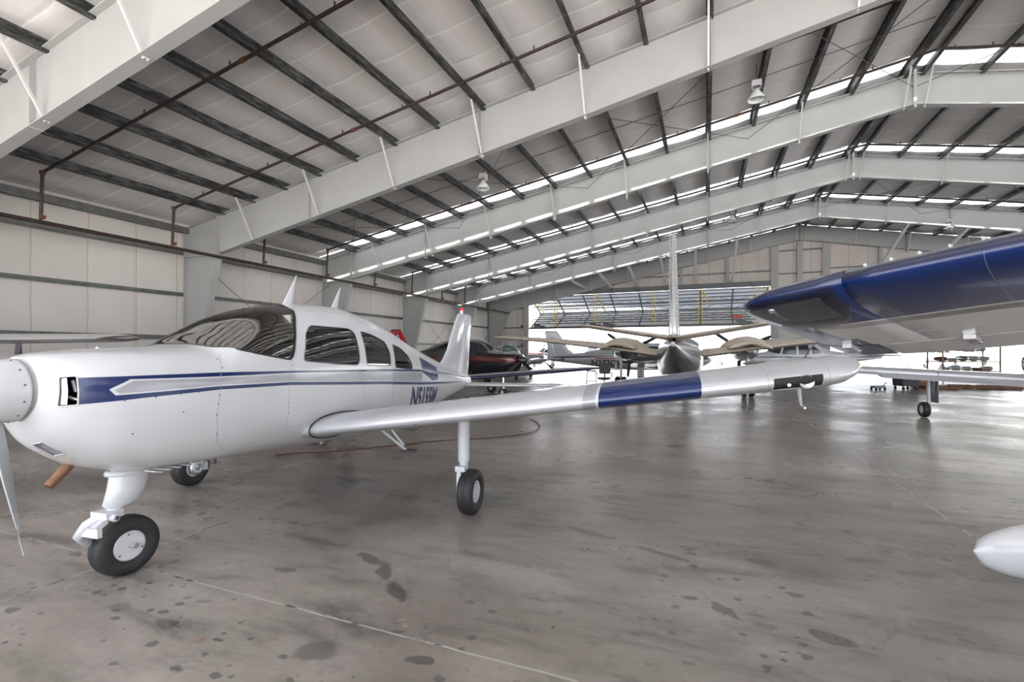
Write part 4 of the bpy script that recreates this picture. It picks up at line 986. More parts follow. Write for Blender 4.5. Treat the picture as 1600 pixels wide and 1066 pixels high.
# wings
def zw(y): return .875 + .1365 * (y - .5)
for s_ in (1, -1):
    Y = [.45, 3.05, 3.15, 3.17, 3.90, 4.32, 4.72, 4.82, 4.90, 4.955, 4.985, 5.0]
    st = []
    for y in Y:
        k = max(0, (y - 4.72) / .28); k = min(1, k); sh = 1 - math.sqrt(max(0, 1 - k * k))
        st.append((y, -.845 + sh * .50, zw(y) + .05 * k * k, 1.33 - sh * .72, .15 * (1 - .62 * sh), math.radians(2.2 - .5 * y)))
    mts = ['silver_paint', 'grey_stripe', 'white_paint', 'blue_paint', 'silver_paint', 'silver_paint'] + ['silver_paint'] * 6
    b = wing_mb(st, mts, side=s_, n=26, camber=.02)
    # thin joint lines round the leading edge
    for yy in (1.75, 4.33, 4.70):
        q = []
        for x, h_ in airfoil(26, .15, .02)[6:40]:
            q.append((-.845 + 1.33 * x, yy * s_, zw(yy) + 1.33 * (h_ - (x - .3) * math.sin(math.radians(2.2 - .5 * yy)))))
        b.tube(q, .0015, 'seam_dark', 5)
    w_ = b.flip().build('wing', pl)
    # landing light cavity near the tip
    b = MB()
    def le(y, f_, up, off=0):   # point on the leading edge skin
        i_ = airfoil(60, .15, .02); N_ = len(i_) // 2 + 1
        seq = i_[:60] if up else [i_[0]] + i_[60:][::-1]
        xs = [p[0] for p in seq]; zs = [p[1] for p in seq]
        if xs[0] > xs[-1]: xs, zs = xs[::-1], zs[::-1]
        zz = np.interp(f_, xs, zs); inc = math.radians(2.2 - .5 * y)
        return Vector((-.845 + 1.33 * f_ - off, y * s_, zw(y) + 1.33 * (zz - (f_ - .3) * math.sin(inc))))
    rows = []
    for y in np.linspace(4.36, 4.66, 7):
        row = [le(y, f_, True, .004) for f_ in (.012, .006, .002, 0)] + [le(y, f_, False, .004) for f_ in (.004, .010, .02, .032, .046)]
        rows.append(row)
    vs = [p for r in rows for p in r]; m_ = len(rows[0]); b.add(vs, [(i * m_ + j, i * m_ + j + 1, (i + 1) * m_ + j + 1, (i + 1) * m_ + j) for i in range(6) for j in range(m_ - 1)], 'dark_hole', True)
    for i in (0, 6): b.tube(rows[i], .003, 'light_grey_paint', 5)
    b.tube([r[0] for r in rows], .003, 'light_grey_paint', 5); b.tube([r[-1] for r in rows], .003, 'light_grey_paint', 5)
    cv = b.flip().build('light_recess', pl, 'dark landing light recess near the wing tip')
    b = MB(); c_ = rows[3][4]; c2 = rows[4][4]
    b.lathe([(-.012, .046), (-.006, .050), (0, .044), (.012, .012)], (c2.x - .0, c2.y, c2.z + .004), (1, 0, 0), 'chrome', 20)
    b.lathe([(-.010, .012), (-.008, 0)], (c_.x - .01, c_.y - .06 * s_, c_.z - .01), (1, 0, 0), 'chrome', 12)
    b.flip().build('landing_lamp', cv)
    # tip light
    b = MB(); b.lathe([(-.05, .0), (-.03, .018), (.03, .018), (.05, 0)], (-.1, 5.0 * s_, zw(5) + .06), (1, 0, 0), 'red_lens' if s_ > 0 else 'green_tint', 10); b.flip().build('tip_light', pl)
    # root fairing outline and walkway
    b = MB(); q = []
    for x, h_ in airfoil(24, .16, .02): q.append((-.87 + 1.36 * x, .60 * s_ if x < .9 else .58 * s_, zw(.6) + 1.4 * (h_ - (x - .3) * .03)))
    b.tube(q + [q[0]], .007, 'black_plastic', 6, caps=False); b.flip().build('wing_root_seal', pl)
    # pitot mast / tie-down ring / stall strip
    if s_ > 0:
        b = MB(); z0 = zw(4.62) - .085; b.tube([(-.42, 4.62, z0 + .03), (-.44, 4.62, z0 - .05), (-.47, 4.62, z0 - .11), (-.50, 4.62, z0 - .135)], [.016, .014, .011, .009], 'white_paint', 8); b.tube([(-.50, 4.62, z0 - .135), (-.58, 4.62, z0 - .14)], .008, 'chrome', 8); b.flip().build('pitot_mast', pl)
    b = MB(); z0 = zw(3.1) - .10; b.tube([(-.42 + .014 * math.cos(q), 3.1 * s_, z0 + .014 * math.sin(q)) for q in np.linspace(0, 2 * PI, 12)], .003, 'alu', 6); b.flip().build('tie_down_ring', pl)
    b = MB(); b.box((-.80, 1.55 * s_, zw(1.55) - .02), (.03, .18, .012), 'black_plastic'); b.flip().build('stall_strip', pl)
    # main gear
    for nm_ in ('x',):
        yy = 1.80 * s_; g = MB(); zt_ = zw(1.8) - .07
        g.tube([(0, yy - .06 * s_, zt_ + .05), (0, yy - .06 * s_, .52)], [.062, .058], 'white_paint', 20); leg = g.flip().build('main_gear_leg', pl)
        g = MB(); g.tube([(0, yy - .06 * s_, zt_ - .0), (0, yy - .06 * s_, zt_ - .02)], .066, 'black_plastic', 20); g.flip().build('gear_seal', leg)
        g = MB(); g.tube([(0, yy - .06 * s_, .54), (0, yy - .06 * s_, .44)], .045, 'white_paint', 16); g.tube([(0, yy - .06 * s_, .46), (-.05, yy - .09 * s_, .40), (-.06, yy - .09 * s_, .30), (0, yy - .09 * s_, .22)], [.03, .028, .026, .03], 'white_paint', 10); g.tube([(0, yy - .12 * s_, .222), (0, yy + .04 * s_, .222)], .022, 'chrome', 12)
        g.box((-.08, yy - .06 * s_, .46), (.05, .10, .05), 'white_paint'); g.box((-.09, yy - .07 * s_, .38), (.03, .04, .12), 'white_paint'); g.flip().build('gear_fork', leg)
        g = MB(); tyre(g, (0, yy + .015 * s_, .222), (0, 1, 0)); tr = g.flip().build('wheel', pl)
        g = hubmb((0, yy + .015 * s_, .222), (0, 1, 0)); g.flip().build('wheel_hub', tr)
        g = MB(); g.lathe([(-.02, .085), (.02, .085), (.02, .03), (-.02, .03)], (0, yy - .085 * s_, .222), (0, 1, 0), 'alu', 20); g.box((.09, yy - .085 * s_, .222), (.06, .07, .09), 'alu'); g.flip().build('brake_disc', tr)
# nose gear
g = MB(); c0 = (-1.98, 0)
g.loft([[(c0[0] + dx + q_[0], q_[1], z) for q_ in [(.145 * math.cos(t) * s1, .095 * math.sin(t) * s1) for t in np.linspace(0, 2 * PI, 20, endpoint=False)]] for z, s1, dx in ((.86, .97, .01), (.80, .93, .0), (.66, .88, -.03), (.57, .80, -.07), (.545, .5, -.09))], 'white_paint')
g.tube([(-2.06, 0, .60), (-2.11, 0, .50)], .045, 'white_paint', 16)
leg = g.flip().build('nose_gear_leg', pl)
g = MB(); g.loft([[(-1.98 + .16 * math.cos(t) * s1, .11 * math.sin(t) * s1, z) for t in np.linspace(0, 2 * PI, 20, endpoint=False)] for z, s1 in ((.80, .95), (.785, 1.05), (.765, 1.05), (.76, .9))], 'white_paint'); g.flip().build('gear_collar', leg)
g = MB(); g.box((-2.14, .0, .515), (.11, .15, .045), 'white_paint'); g.lathe([(-.09, .028), (.09, .028)], (-2.15, 0, .50), (0, 1, 0), 'white_paint', 14); g.lathe([(.09, .028), (.105, .024), (.105, 0)], (-2.15, 0, .50), (0, 1, 0), 'white_paint', 12); g.lathe([(.105, .015), (.11, .013), (.11, 0)], (-2.15, 0, .50), (0, 1, 0), 'rivet', 12)
g.tube([(-2.16, -.02, .50), (-2.23, -.05, .46), (-2.23, -.13, .38), (-2.15, -.19, .30), (-1.94, -.215, .213)], [.038, .036, .032, .028, .028], 'white_paint', 12)
g.box((-2.21, .035, .465), (.075, .05, .035), 'white_paint', ((1, 0, .6), (0, 1, 0), (-.6, 0, 1))); g.box((-2.235, .0, .42), (.03, .15, .06), 'white_paint'); g.tube([(-1.945, -.22, .213), (-1.93, -.02, .213)], .018, 'chrome', 12); g.flip().build('gear_fork', leg)
AXN = (-.13, 1, .0)
g = MB(); tyre(g, (-1.935, -.125, .213), AXN, R=.213, W=.15); tr = g.flip().build('wheel', pl)
hubmb((-1.935, -.125, .213), AXN, R=.213, W=.15).flip().build('wheel_hub', tr)
# exhaust, drains, step
g = MB(); g.tube([(-2.30, -.04, .93), (-2.37, -.05, .85), (-2.44, -.06, .775)], [.030, .031, .029], 'rust_pipe', 18, caps=False); g.tube([(-2.37, -.05, .85), (-2.441, -.06, .776)], .024, 'dark_hole', 14); g.flip().build('exhaust_pipe', pl)
g = MB(); g.tube([(-1.40, .12, .78), (-1.41, .12, .70)], .012, 'black_plastic', 8); g.flip().build('drain_tube', pl)
for s_ in (1, -1):
    g = MB(); g.tube([(.60, .40 * s_, .70), (.86, .62 * s_, .40)], .018, 'white_paint', 8); g.tube([(.78, .44 * s_, .68), (.84, .60 * s_, .46)], .014, 'white_paint', 8); g.box((.87, .66 * s_, .395), (.10, .17, .02), 'black_plastic'); g.flip().build('boarding_step', pl)
# tail
def flat_surf(name, root, pts, th, mat, parent, taper=.25):
    """vertical surface from an (a,z) outline with real thickness"""
    g = MB(); c = np.mean(np.array(pts), axis=0)
    vs = []; n = len(pts)
    inner = [tuple(np.array(p) + (c - np.array(p)) * .12) for p in pts]
    vs = [(a, 0, z) for a, z in pts] + [(a, th / 2, z) for a, z in inner] + [(a, -th / 2, z) for a, z in inner]
    fs = []
    for i in range(n):
        j = (i + 1) % n; fs += [(i, j, n + j, n + i), (j, i, 2 * n + i, 2 * n + j)]
    tri = tessellate_polygon([[Vector((a, z, 0)) for a, z in inner]])
    fs += [tuple(n + k for k in t) for t in tri] + [tuple(2 * n + k for k in t[::-1]) for t in tri]
    g.add(vs, fs, mat, False); return g.flip().build(name, parent)
def fin_loft(st, mats=None, mat='white_paint', n=14):
    """st rows: (z, a leading edge, chord, thickness ratio)"""
    g = MB(); loops = []
    for z, a, ch, t in st: loops.append([(a + ch * x, ch * h_, z) for x, h_ in airfoil(n, t, 0.0)])
    g.loft(loops, mat, True, True, mats); return g
FINST = [(1.25, 2.95, 1.60, .05), (1.38, 3.15, 1.41, .055), (1.50, 3.32, 1.24, .065), (1.66, 3.50, 1.08, .08), (1.85, 3.62, .98, .09), (2.10, 3.80, .85, .09), (2.30, 3.96, .74, .09), (2.345, 4.02, .66, .08), (2.36, 4.12, .5, .05)]
f_ = fin_loft([(z, a, ch * .66, t * 1.4) for z, a, ch, t in FINST], n=16); fin = f_.flip().build('fin', pl)
g = MB(); loops = []
for z, a, ch, t in [(1.02, 3.96, .52, .1)] + [(z, a, ch, t) for z, a, ch, t in FINST[2:]]:
    if z < 1.1: loops.append([(a + ch * x, ch * h_, z) for x, h_ in airfoil(16, .14, 0)])
    else: loops.append([(a + ch * .62 + ch * .38 * x, ch * .38 * h_, z) for x, h_ in airfoil(16, .2, 0)])
g.loft(loops, 'white_paint')
for k in range(5):
    a0 = 4.16 + k * .06
    g.tube([(a0, .022, 1.25), (a0 + .14 * (1 + k * .1), .018, 2.25)], .004, 'white_paint', 5); g.tube([(a0, -.022, 1.25), (a0 + .14 * (1 + k * .1), -.018, 2.25)], .004, 'white_paint', 5)
g.flip().build('rudder', pl)
g = MB(); g.tube([(4.18, 0, 2.35), (4.18, 0, 2.41)], .03, 'white_paint', 12); g.lathe([(0, .034), (.03, .034), (.05, .026), (.06, 0)], (4.18, 0, 2.41), (0, 0, 1), 'red_lens', 14); g.flip().build('beacon', pl, 'red rotating beacon on the fin tip')
for s_ in (1, -1):
    st = [(.06, 3.88, .99, .78, .10, 0), (1.70, 3.98, 1.00, .68, .09, 0), (1.85, 4.10, 1.00, .55, .07, 0), (1.93, 4.32, 1.00, .30, .05, 0)]
    wing_mb(st, None, 'silver_paint', side=s_, n=14, camber=0).flip().build('stabilator', pl)
# antennas
for a0, z0, h_ in ((-.46, 2.095, .33), (.27, 2.09, .30)):
    g = MB(); loops = []
    for t in (0, .15, .5, 1.0):
        c_ = .13 * (1 - t) ** 1.1 + .012; th = .02 * (1 - t) + .005; a = a0 + .25 * t * .55
        loops.append([(a + c_ * x * .9, th * math.sin(2 * PI * q / 10) * 1.0, z0 + h_ * t) if False else (a + c_ * .5 * math.cos(2 * PI * q / 10), th * .5 * math.sin(2 * PI * q / 10), z0 - .01 + h_ * t) for q in range(10)])
    g.loft(loops, 'white_paint'); g.lathe([(0, .055), (.008, .05), (.01, 0)], (a0, 0, z0 - .004), (0, 0, 1), 'white_paint', 14); g.flip().build('antenna', pl)
g = MB(); g.lathe([(0, .035), (.03, .03), (.05, 0)], (.92, 0, 2.0), (0, 0, 1), 'white_paint', 14); g.flip().build('antenna', pl)
g = MB(); g.lathe([(0, .012), (.012, .01), (.014, 0)], (-2.2, 0, 1.64), (0, 0, 1), 'white_paint', 10); g.flip().build('filler_cap', pl)
# ================================================================== THE OTHER AIRCRAFT
LOW = [(-2.60, .18, 1.50, 1.16, 1.33, 2, 2), (-2.54, .30, 1.54, 1.02, 1.33, 2.3, 2.2), (-2.4, .40, 1.57, .90, 1.33, 2.6, 2.4), (-2.0, .49, 1.61, .80, 1.3, 2.8, 2.6), (-1.5, .54, 1.66, .74, 1.28, 2.8, 2.8), (-1.15, .57, 1.92, .72, 1.27, 2.6, 3), (-.7, .58, 2.05, .70, 1.27, 2.6, 3),
       (0, .58, 2.10, .66, 1.27, 2.6, 3), (.7, .56, 2.03, .66, 1.26, 2.6, 2.9), (1.4, .50, 1.85, .70, 1.24, 2.5, 2.8), (2.1, .40, 1.68, .78, 1.20, 2.3, 2.6), (3.0, .28, 1.48, .90, 1.16, 2.2, 2.4), (3.8, .16, 1.34, 1.0, 1.13, 2, 2.2), (4.4, .06, 1.22, 1.06, 1.12, 2, 2)]
HIGH = [(-2.55, .18, 1.45, 1.10, 1.28, 2, 2), (-2.48, .33, 1.50, .95, 1.28, 2.4, 2.3), (-2.2, .45, 1.54, .82, 1.26, 2.7, 2.5), (-1.6, .52, 1.60, .72, 1.22, 3, 2.8), (-1.35, .53, 1.68, .70, 1.2, 3, 3), (-.9, .54, 2.10, .68, 1.25, 3.2, 3), (-.4, .54, 2.24, .68, 1.3, 3.4, 3),
        (.8, .53, 2.22, .70, 1.3, 3.4, 3), (1.3, .46, 1.98, .76, 1.3, 2.8, 2.8), (1.9, .38, 1.72, .84, 1.25, 2.6, 2.6), (3.0, .25, 1.56, 1.0, 1.25, 2.3, 2.4), (4.2, .12, 1.42, 1.14, 1.26, 2, 2.2), (4.9, .05, 1.36, 1.24, 1.30, 2, 2)]
TWIN = [(-3.4, .03, 1.22, 1.16, 1.19, 2, 2), (-3.3, .16, 1.33, 1.02, 1.18, 2, 2), (-3.0, .30, 1.45, .88, 1.18, 2.2, 2.2), (-2.4, .43, 1.58, .76, 1.2, 2.4, 2.4), (-1.7, .52, 1.66, .70, 1.22, 2.6, 2.6), (-1.3, .55, 1.92, .68, 1.25, 2.6, 2.8), (-.8, .57, 2.06, .68, 1.27, 2.6, 3),
        (.3, .57, 2.08, .66, 1.27, 2.6, 3), (1.2, .54, 1.98, .70, 1.26, 2.5, 2.8), (2.2, .42, 1.74, .80, 1.22, 2.4, 2.6), (3.2, .28, 1.54, .92, 1.2, 2.2, 2.4), (4.2, .15, 1.40, 1.04, 1.2, 2, 2.2), (4.9, .05, 1.30, 1.14, 1.2, 2, 2)]
def scaled(tab, k=1.0, kz=1.0, kw=1.0): return [(a * k, w * k * kw, zt * kz, zb * kz, zc * kz, n1, n2) for a, w, zt, zb, zc, n1, n2 in tab]
WIN_LOW = [[(-.88, 1.52), (-.74, 1.82), (-.10, 1.84), (-.08, 1.50)], [(.02, 1.50), (.02, 1.83), (.5, 1.77), (.55, 1.48)], [(.64, 1.48), (.62, 1.75), (1.0, 1.66), (1.12, 1.46)]]
WS_LOW = [(-1.40, 1.60), (-1.0, 1.54), (-.96, 1.60), (-.80, 1.84), (-.66, 1.97)]
WIN_HIGH = [[(-.92, 1.48), (-.75, 1.98), (-.12, 2.0), (-.12, 1.46)], [(0, 1.46), (0, 2.0), (.55, 1.97), (.62, 1.46)], [(.74, 1.48), (.74, 1.92), (1.0, 1.84), (1.30, 1.52)]]
WS_HIGH = [(-1.38, 1.56), (-1.06, 1.50), (-1.0, 1.56), (-.84, 1.98), (-.78, 2.06)]
WIN_TWIN = [[(-1.10, 1.52), (-.92, 1.86), (-.35, 1.88), (-.35, 1.50)], [(-.22, 1.50), (-.22, 1.88), (.4, 1.86), (.4, 1.48)], [(.52, 1.50), (.52, 1.85), (1.0, 1.78), (1.05, 1.50)]]
WS_TWIN = [(-1.66, 1.60), (-1.25, 1.54), (-1.2, 1.60), (-1.0, 1.86), (-.90, 1.96)]
def aircraft(label, cat, pos, hd, hull, paint='white_paint', wins=(), ws=None, stripes=(), glass='window_dark', wing=None, high=False, fin=None, fin_mats=None, stab=None, engines=(), nose_prop=None,
             gear=(1.6, -1.9), gear_col='white_paint', texts=(), wingz=None, name='light_aeroplane', spinner='white_paint', blade='prop_black', nac='white_paint', extra=None, group=None, R=.2, blades=(90, -90), cover=None, npsi=40, cheap=False):
    x, y = W2(*pos); t = thing(name, label, cat, (x, y, 0), head(*hd), group)
    H = Hull(hull); regs = []
    for pts, m in stripes: regs += [(H.poly(pts), m, None), (H.poly(pts, True), m, None)]
    if ws:
        lf = [(a, H.psi(a, z)) for a, z in ws]; a0 = ws[0][0] - .06; w0 = [(a0, PI / 2)] + lf + [(ws[-1][0] + .06, PI / 2)]
        regs.append((w0 + [(a, PI - p) for a, p in w0[-2:0:-1]], glass, 'windshield'))
    for k, w in enumerate(wins):
        for rt in (False, True): regs.append((H.poly(rounded(w, .06, 3), rt), glass, 'window_%d%s' % (k, 'r' if rt else 'l')))
    As_ = dens(H, hull[0][0], hull[-1][0], .16 if not cheap else .3, [h[0] for h in hull[:4]])
    P3, N3, out = skin(H, As_, npsi if not cheap else 24, regs, paint)
    ex = MB()
    for a_, in ((hull[-1][0],),):
        tl = H.P(a_, np.linspace(0, 2 * PI, 16, endpoint=False)); ex.loft([[tuple(q) for q in tl], [(a_ + .08, q[1] * .3, q[2]) for q in tl]], paint)
    a_ = hull[0][0]; tl = H.P(a_, np.linspace(0, 2 * PI, 24, endpoint=False)); zc_ = float(np.mean(tl[:, 2])); ex.loft([[tuple(q) for q in tl], [(a_ - .005, q[1] * .5, zc_ + (q[2] - zc_) * .5) for q in tl]], paint)
    fus = skinmesh('fuselage', P3, N3, *out[None], t, extra=ex)
    for k, v in out.items():
        if k: skinmesh(k.split('_')[0], P3, N3, *v, t, off=.001)
    if wing:
        for s_ in (1, -1):
            if wing.get('only') and s_ != wing['only']: continue
            b = wing_mb(wing.get('st_r', wing['st']) if s_ < 0 else wing['st'], wing.get('mats'), wing.get('mat', paint), side=s_, n=14, x1=(.72 if wing.get('flap') else 1.0)); b.flip().build('wing', t)
            if wing.get('flap'):
                st2 = [(y_, a_ + .0, z_, c_, tt, i_ + wing['flap'] * .0) for y_, a_, z_, c_, tt, i_ in wing['st']]
                for nm_, lo, hi in (('flap', wing['st'][0][0] + .1, wing['fy']), ('aileron', wing['fy'] + .02, wing['st'][-1][0] - .35)):
                    rows = []
                    for yy in (lo, hi):
                        q = [np.interp(yy, [s[0] for s in wing['st']], [s[j] for s in wing['st']]) for j in range(6)]
                        rows.append(q)
                    d_ = wing['flap'] if nm_ == 'flap' else .08; g = MB(); loops = []
                    for yy, aa, zz, cc, tt, ii in rows:
                        lp = []
                        for xx, h_ in airfoil(10, .16, 0):
                            c2 = cc * .29; lp.append((aa + cc * .725 + c2 * (xx * math.cos(d_) + h_ * math.sin(d_)), yy * s_, zz - cc * .42 * math.sin(ii) + c2 * (h_ * math.cos(d_) - xx * math.sin(d_))))
                        loops.append(lp)
                    g.loft(loops, wing.get('mat', paint)); g.flip().build(nm_, t)
    if fin:
        loops = MB(); g = fin_loft([(z, a, c * .66, th * 1.3) for z, a, c, th in fin], fin_mats, paint if not fin_mats else fin_mats[0]); g.flip().build('fin', t)
        g = fin_loft([(z, a + c * .655, c * .345, th * 1.5) for z, a, c, th in fin], fin_mats, paint if not fin_mats else fin_mats[0]); g.flip().build('rudder', t)
    if stab:
        a0, z0, ch, sp, dz, mt = stab
        for s_ in (1, -1): wing_mb([(.03, a0, z0, ch, .1, 0), (sp * .93, a0 + .15, z0 + dz, ch * .75, .09, 0), (sp, a0 + .3, z0 + dz, ch * .45, .06, 0)], None, mt, side=s_, n=10, camber=0).flip().build('stabilizer', t)
    if high and wins:
        for s_ in (1, -1): g = MB(); g.beam((.0, .50 * s_, .78), (-.25, 2.5 * s_, wing['st'][0][2] - .02), .10, .035, paint, (1, 0, 0)); g.flip().build('wing_strut', t)
    zroot = wing['st'][0][2] if wing else .9
    for s_ in (1, -1):
        g = MB(); yy = gear[0] * s_
        ztop = .85 if high else np.interp(gear[0], [s[0] for s in wing['st']], [s[2] for s in wing['st']]) if wing else .9
        if high: g.tube([(0, .42 * s_, .78), (0, yy * .8, .42), (0, yy - .09 * s_, .24)], [.03, .025, .02], gear_col, 8)
        else: g.tube([(0, yy - .1 * s_, ztop), (0, yy - .1 * s_, R + .14)], .04, gear_col, 10); g.tube([(0, yy - .1 * s_, R + .16), (-.05, yy - .1 * s_, R + .1), (0, yy - .09 * s_, R)], .025, 'chrome', 8)
        if not high and gear[0] > 1.2: g.box((.05, yy + .09 * s_ if False else yy - .19 * s_, (ztop + R) / 2 + .12), (.34, .015, ztop - R - .12), paint)
        g.flip().build('main_gear_leg', t)
        g = MB(); tyre(g, (0, yy, R), (0, 1, 0), R=R, W=.15, n=24); w_ = g.flip().build('wheel', t); hubmb((0, yy, R), (0, 1, 0), R=R, W=.15, mat='light_grey_paint').flip().build('wheel_hub', w_)
    na = gear[1]; g = MB(); zb_ = float(H.par(na)[0, 2]); g.tube([(na, 0, zb_ + .08), (na - .02, 0, R + .16)], .035, gear_col, 10); g.tube([(na, .08, R), (na - .03, .08, R + .18), (na - .03, -.08, R + .18), (na, -.08, R)], .018, gear_col, 8); g.flip().build('nose_gear_leg', t)
    g = MB(); tyre(g, (na, 0, R * .9), (0, 1, 0), R=R * .9, W=.12, n=24); w_ = g.flip().build('wheel', t); hubmb((na, 0, R * .9), (0, 1, 0), R=R * .9, W=.12, mat='light_grey_paint').flip().build('wheel_hub', w_)
    props = []
    if nose_prop is not None: props.append((hull[0][0] - .03, 0, (hull[0][2] + hull[0][3]) / 2, nose_prop))
    for (ea, ey, ez, el, er, pr) in engines:
        for s_ in (1, -1):
            g = MB(); loops = []
            for f_, k, dz in ((0, .55, 0), (.03, .8, 0), (.12, 1, 0), (.35, 1.05, 0), (.7, .85, .03), (1, .25, .06)):
                loops.append([(ea + el * f_, ey * s_ + er * k * math.cos(q), ez + dz + er * k * .85 * math.sin(q)) for q in np.linspace(0, 2 * PI, 20, endpoint=False)])
            g.loft(loops, nac); g.flip().build('engine_nacelle', t); props.append((ea - .03, ey * s_, ez, pr))
    for (pa, py, pz, pr) in props:
        g = MB(); g.lathe([(-.34, 0), (-.32, .03), (-.22, .09), (-.1, .135), (0, .15), (.02, .14), (.03, 0)], (pa, py, pz), (1, 0, 0), spinner, 20); g.flip().build('spinner', t)
        for an in blades: blade_mb((pa - .07, py, pz), math.radians(an), pr, blade, 'white_paint' if blade == 'prop_grey' else blade, .1, .13, .93).flip().build('propeller_blade', t)
    for (tx, sz, a0, z0, mt, xs_, bo) in texts:
        for s_ in (1, -1): hull_text(H, tx, sz, a0, z0, mt, s_, xs_, bo, off=.004).flip().build('registration_lettering', fus, None, False)
    if extra: extra(t, H)
    return t
def lowwing(semi=5.0, root=1.45, tip=1.1, z0=.86, dih=.105, sweep=.0, mats=None, mat='white_paint', th=.14, inc=.035, **k):
    ys = [.35, semi * .62, semi * .93, semi * .985, semi]; st = []
    for y_ in ys:
        f_ = y_ / semi; c = root + (tip - root) * f_; e = 1.0 if f_ <= .93 else (.86 if f_ < .99 else .45)
        st.append((y_, -.6 * root * .9 + (root - c) * .35 + sweep * f_ + (1 - e) * c * .6, z0 + dih * y_, c * e, th * (1 if e == 1 else .8 if e > .5 else .5), inc))
    d = dict(st=st, mats=mats, mat=mat); d.update(k); return d
FIN = [(1.20, 2.85, 1.70, .045), (1.45, 3.20, 1.30, .055), (1.66, 3.45, 1.05, .08), (2.2, 3.80, .80, .09), (2.42, 3.98, .68, .08), (2.47, 4.08, .5, .05)]
def finh(k, h=1.0, da=0.0): return [(1.2 + (z - 1.2) * h, a * k + da, c * k, t) for z, a, c, t in FIN]

# dark single facing right behind the white aeroplane's tail
ST_A = [([(-2.6, 1.45), (-1.2, 1.46), (1.5, 1.40), (4.3, 1.22), (4.3, 1.16), (1.5, 1.25), (-1.2, 1.30), (-2.6, 1.25)], 'maroon_paint')]
def emblem(t, H):
    for s_ in (1, -1):
        g = MB(); g.prism([(3.45, 2.15), (3.62, 2.42), (3.92, 2.42), (3.86, 1.9), (3.55, 1.85)], .06 * s_, .068 * s_, 'red_paint'); g.prism(rounded([(3.55, 2.1), (3.67, 2.36), (3.80, 2.2), (3.74, 1.95)], .05), .068 * s_, .074 * s_, 'white_paint'); g.prism(rounded([(3.61, 2.12), (3.67, 2.28), (3.75, 2.18), (3.69, 2.02)], .03), .074 * s_, .079 * s_, 'black_paint'); g.flip().build('tail_emblem', t, 'white oval emblem on red')
LOWS = [(a if a < 1 else 1 + (a - 1) * 1.22, *r_) for a, *r_ in LOW]
aircraft('black and maroon aeroplane with a red emblem on its tail, behind the white aeroplane', 'aeroplane', (-1.80, 17.8), (.786, -.62), LOW, 'black_paint', WIN_LOW, WS_LOW, ST_A,
         wing=lowwing(4.7, 1.7, 1.2, .80, .10, mats=['maroon_paint', 'maroon_paint', 'red_paint', 'maroon_paint'], mat='maroon_paint'), fin=finh(1.02, 1.06, -.5), stab=(3.75, 1.15, .9, 1.9, .0, 'black_paint'), fin_mats=['black_paint', 'black_paint', 'red_paint', 'red_paint', 'black_paint', 'black_paint'], nose_prop=.95, gear=(1.6, -1.9), gear_col='chrome', blades=(88, 208, 328), spinner='black_paint', extra=emblem)
# dark blue aeroplane, only its long left wing shows under the white tail
aircraft('dark navy aeroplane, its long thin wing reaching right below the maroon one', 'aeroplane', (-4.6, 12.4), (.38, -.92), scaled(LOW, 1, .93), 'navy_paint', WIN_LOW, WS_LOW,
         wing=dict(lowwing(7.75, 1.7, .95, .72, .050, mat='navy_paint', th=.12), st_r=lowwing(6.2, 1.7, .95, .72, .05, th=.12)['st']), fin=finh(1.0, .80), stab=(3.75, 1.0, .9, 1.8, 0, 'navy_paint'), nose_prop=.9, gear=(2.6, -1.9), gear_col='alu', spinner='navy_paint')
# white twin with green-tinted windows
ST_B = [([(-3.2, 1.28), (-1.0, 1.42), (1.5, 1.36), (4.6, 1.24), (4.6, 1.2), (1.5, 1.28), (-1, 1.34), (-3.2, 1.16)], 'black_paint')]
aircraft('white twin-engined aeroplane with green tinted windows, facing the camera by the left door jamb', 'aeroplane', (-.45, 29.9), (.3, -.95), TWIN, 'white_paint', WIN_TWIN, WS_TWIN, ST_B, glass='green_tint',
         wing=lowwing(5.6, 1.9, 1.1, .82, .11, mat='white_paint'), fin=finh(1.08, 1.15, .1), fin_mats=['white_paint'] * 4 + ['red_paint', 'red_paint'], stab=(4.1, 1.25, 1.0, 2.1, 0, 'white_paint'), engines=((-1.9, 1.7, 1.16, 2.6, .36, 1.0),), blades=(80, 200, 320), nac='white_paint', spinner='black_paint', gear=(1.7, -2.3))
# grey twin N277GH
ST_E = [([(-3.2, 1.30), (-1.0, 1.44), (4.6, 1.34), (4.6, 1.27), (-1, 1.37), (-3.2, 1.22)], 'black_paint'), ([(-1.0, 1.32), (2.4, 1.28), (2.4, 1.22), (-1, 1.26)], 'red_paint'), ([(4.0, 1.25), (4.8, 1.26), (4.8, 1.22), (4.0, 1.18)], 'black_paint')]
aircraft('pale twin-engined aeroplane lettered N277GH behind the black office chair', 'aeroplane', (6.75, 25.2), (.97, -.25), TWIN, 'white_paint', WIN_TWIN, WS_TWIN, ST_E,
         wing=lowwing(5.1, 1.8, 1.2, .80, .075, mat='light_grey_paint'), fin=finh(1.08, 1.22, .1), fin_mats=['white_paint'] * 4 + ['wood_brown', 'wood_brown'], stab=(4.1, 1.25, 1.0, 2.1, 0, 'white_paint'), engines=((-1.2, 2.0, 1.14, 2.2, .36, .95),), nac='grey_dark_paint', blades=(90, -90), spinner='prop_grey', gear=(1.62, -2.3), texts=(('N277GH', .46, 1.75, 1.00, 'black_ink', .95, .010),), gear_col='white_paint')
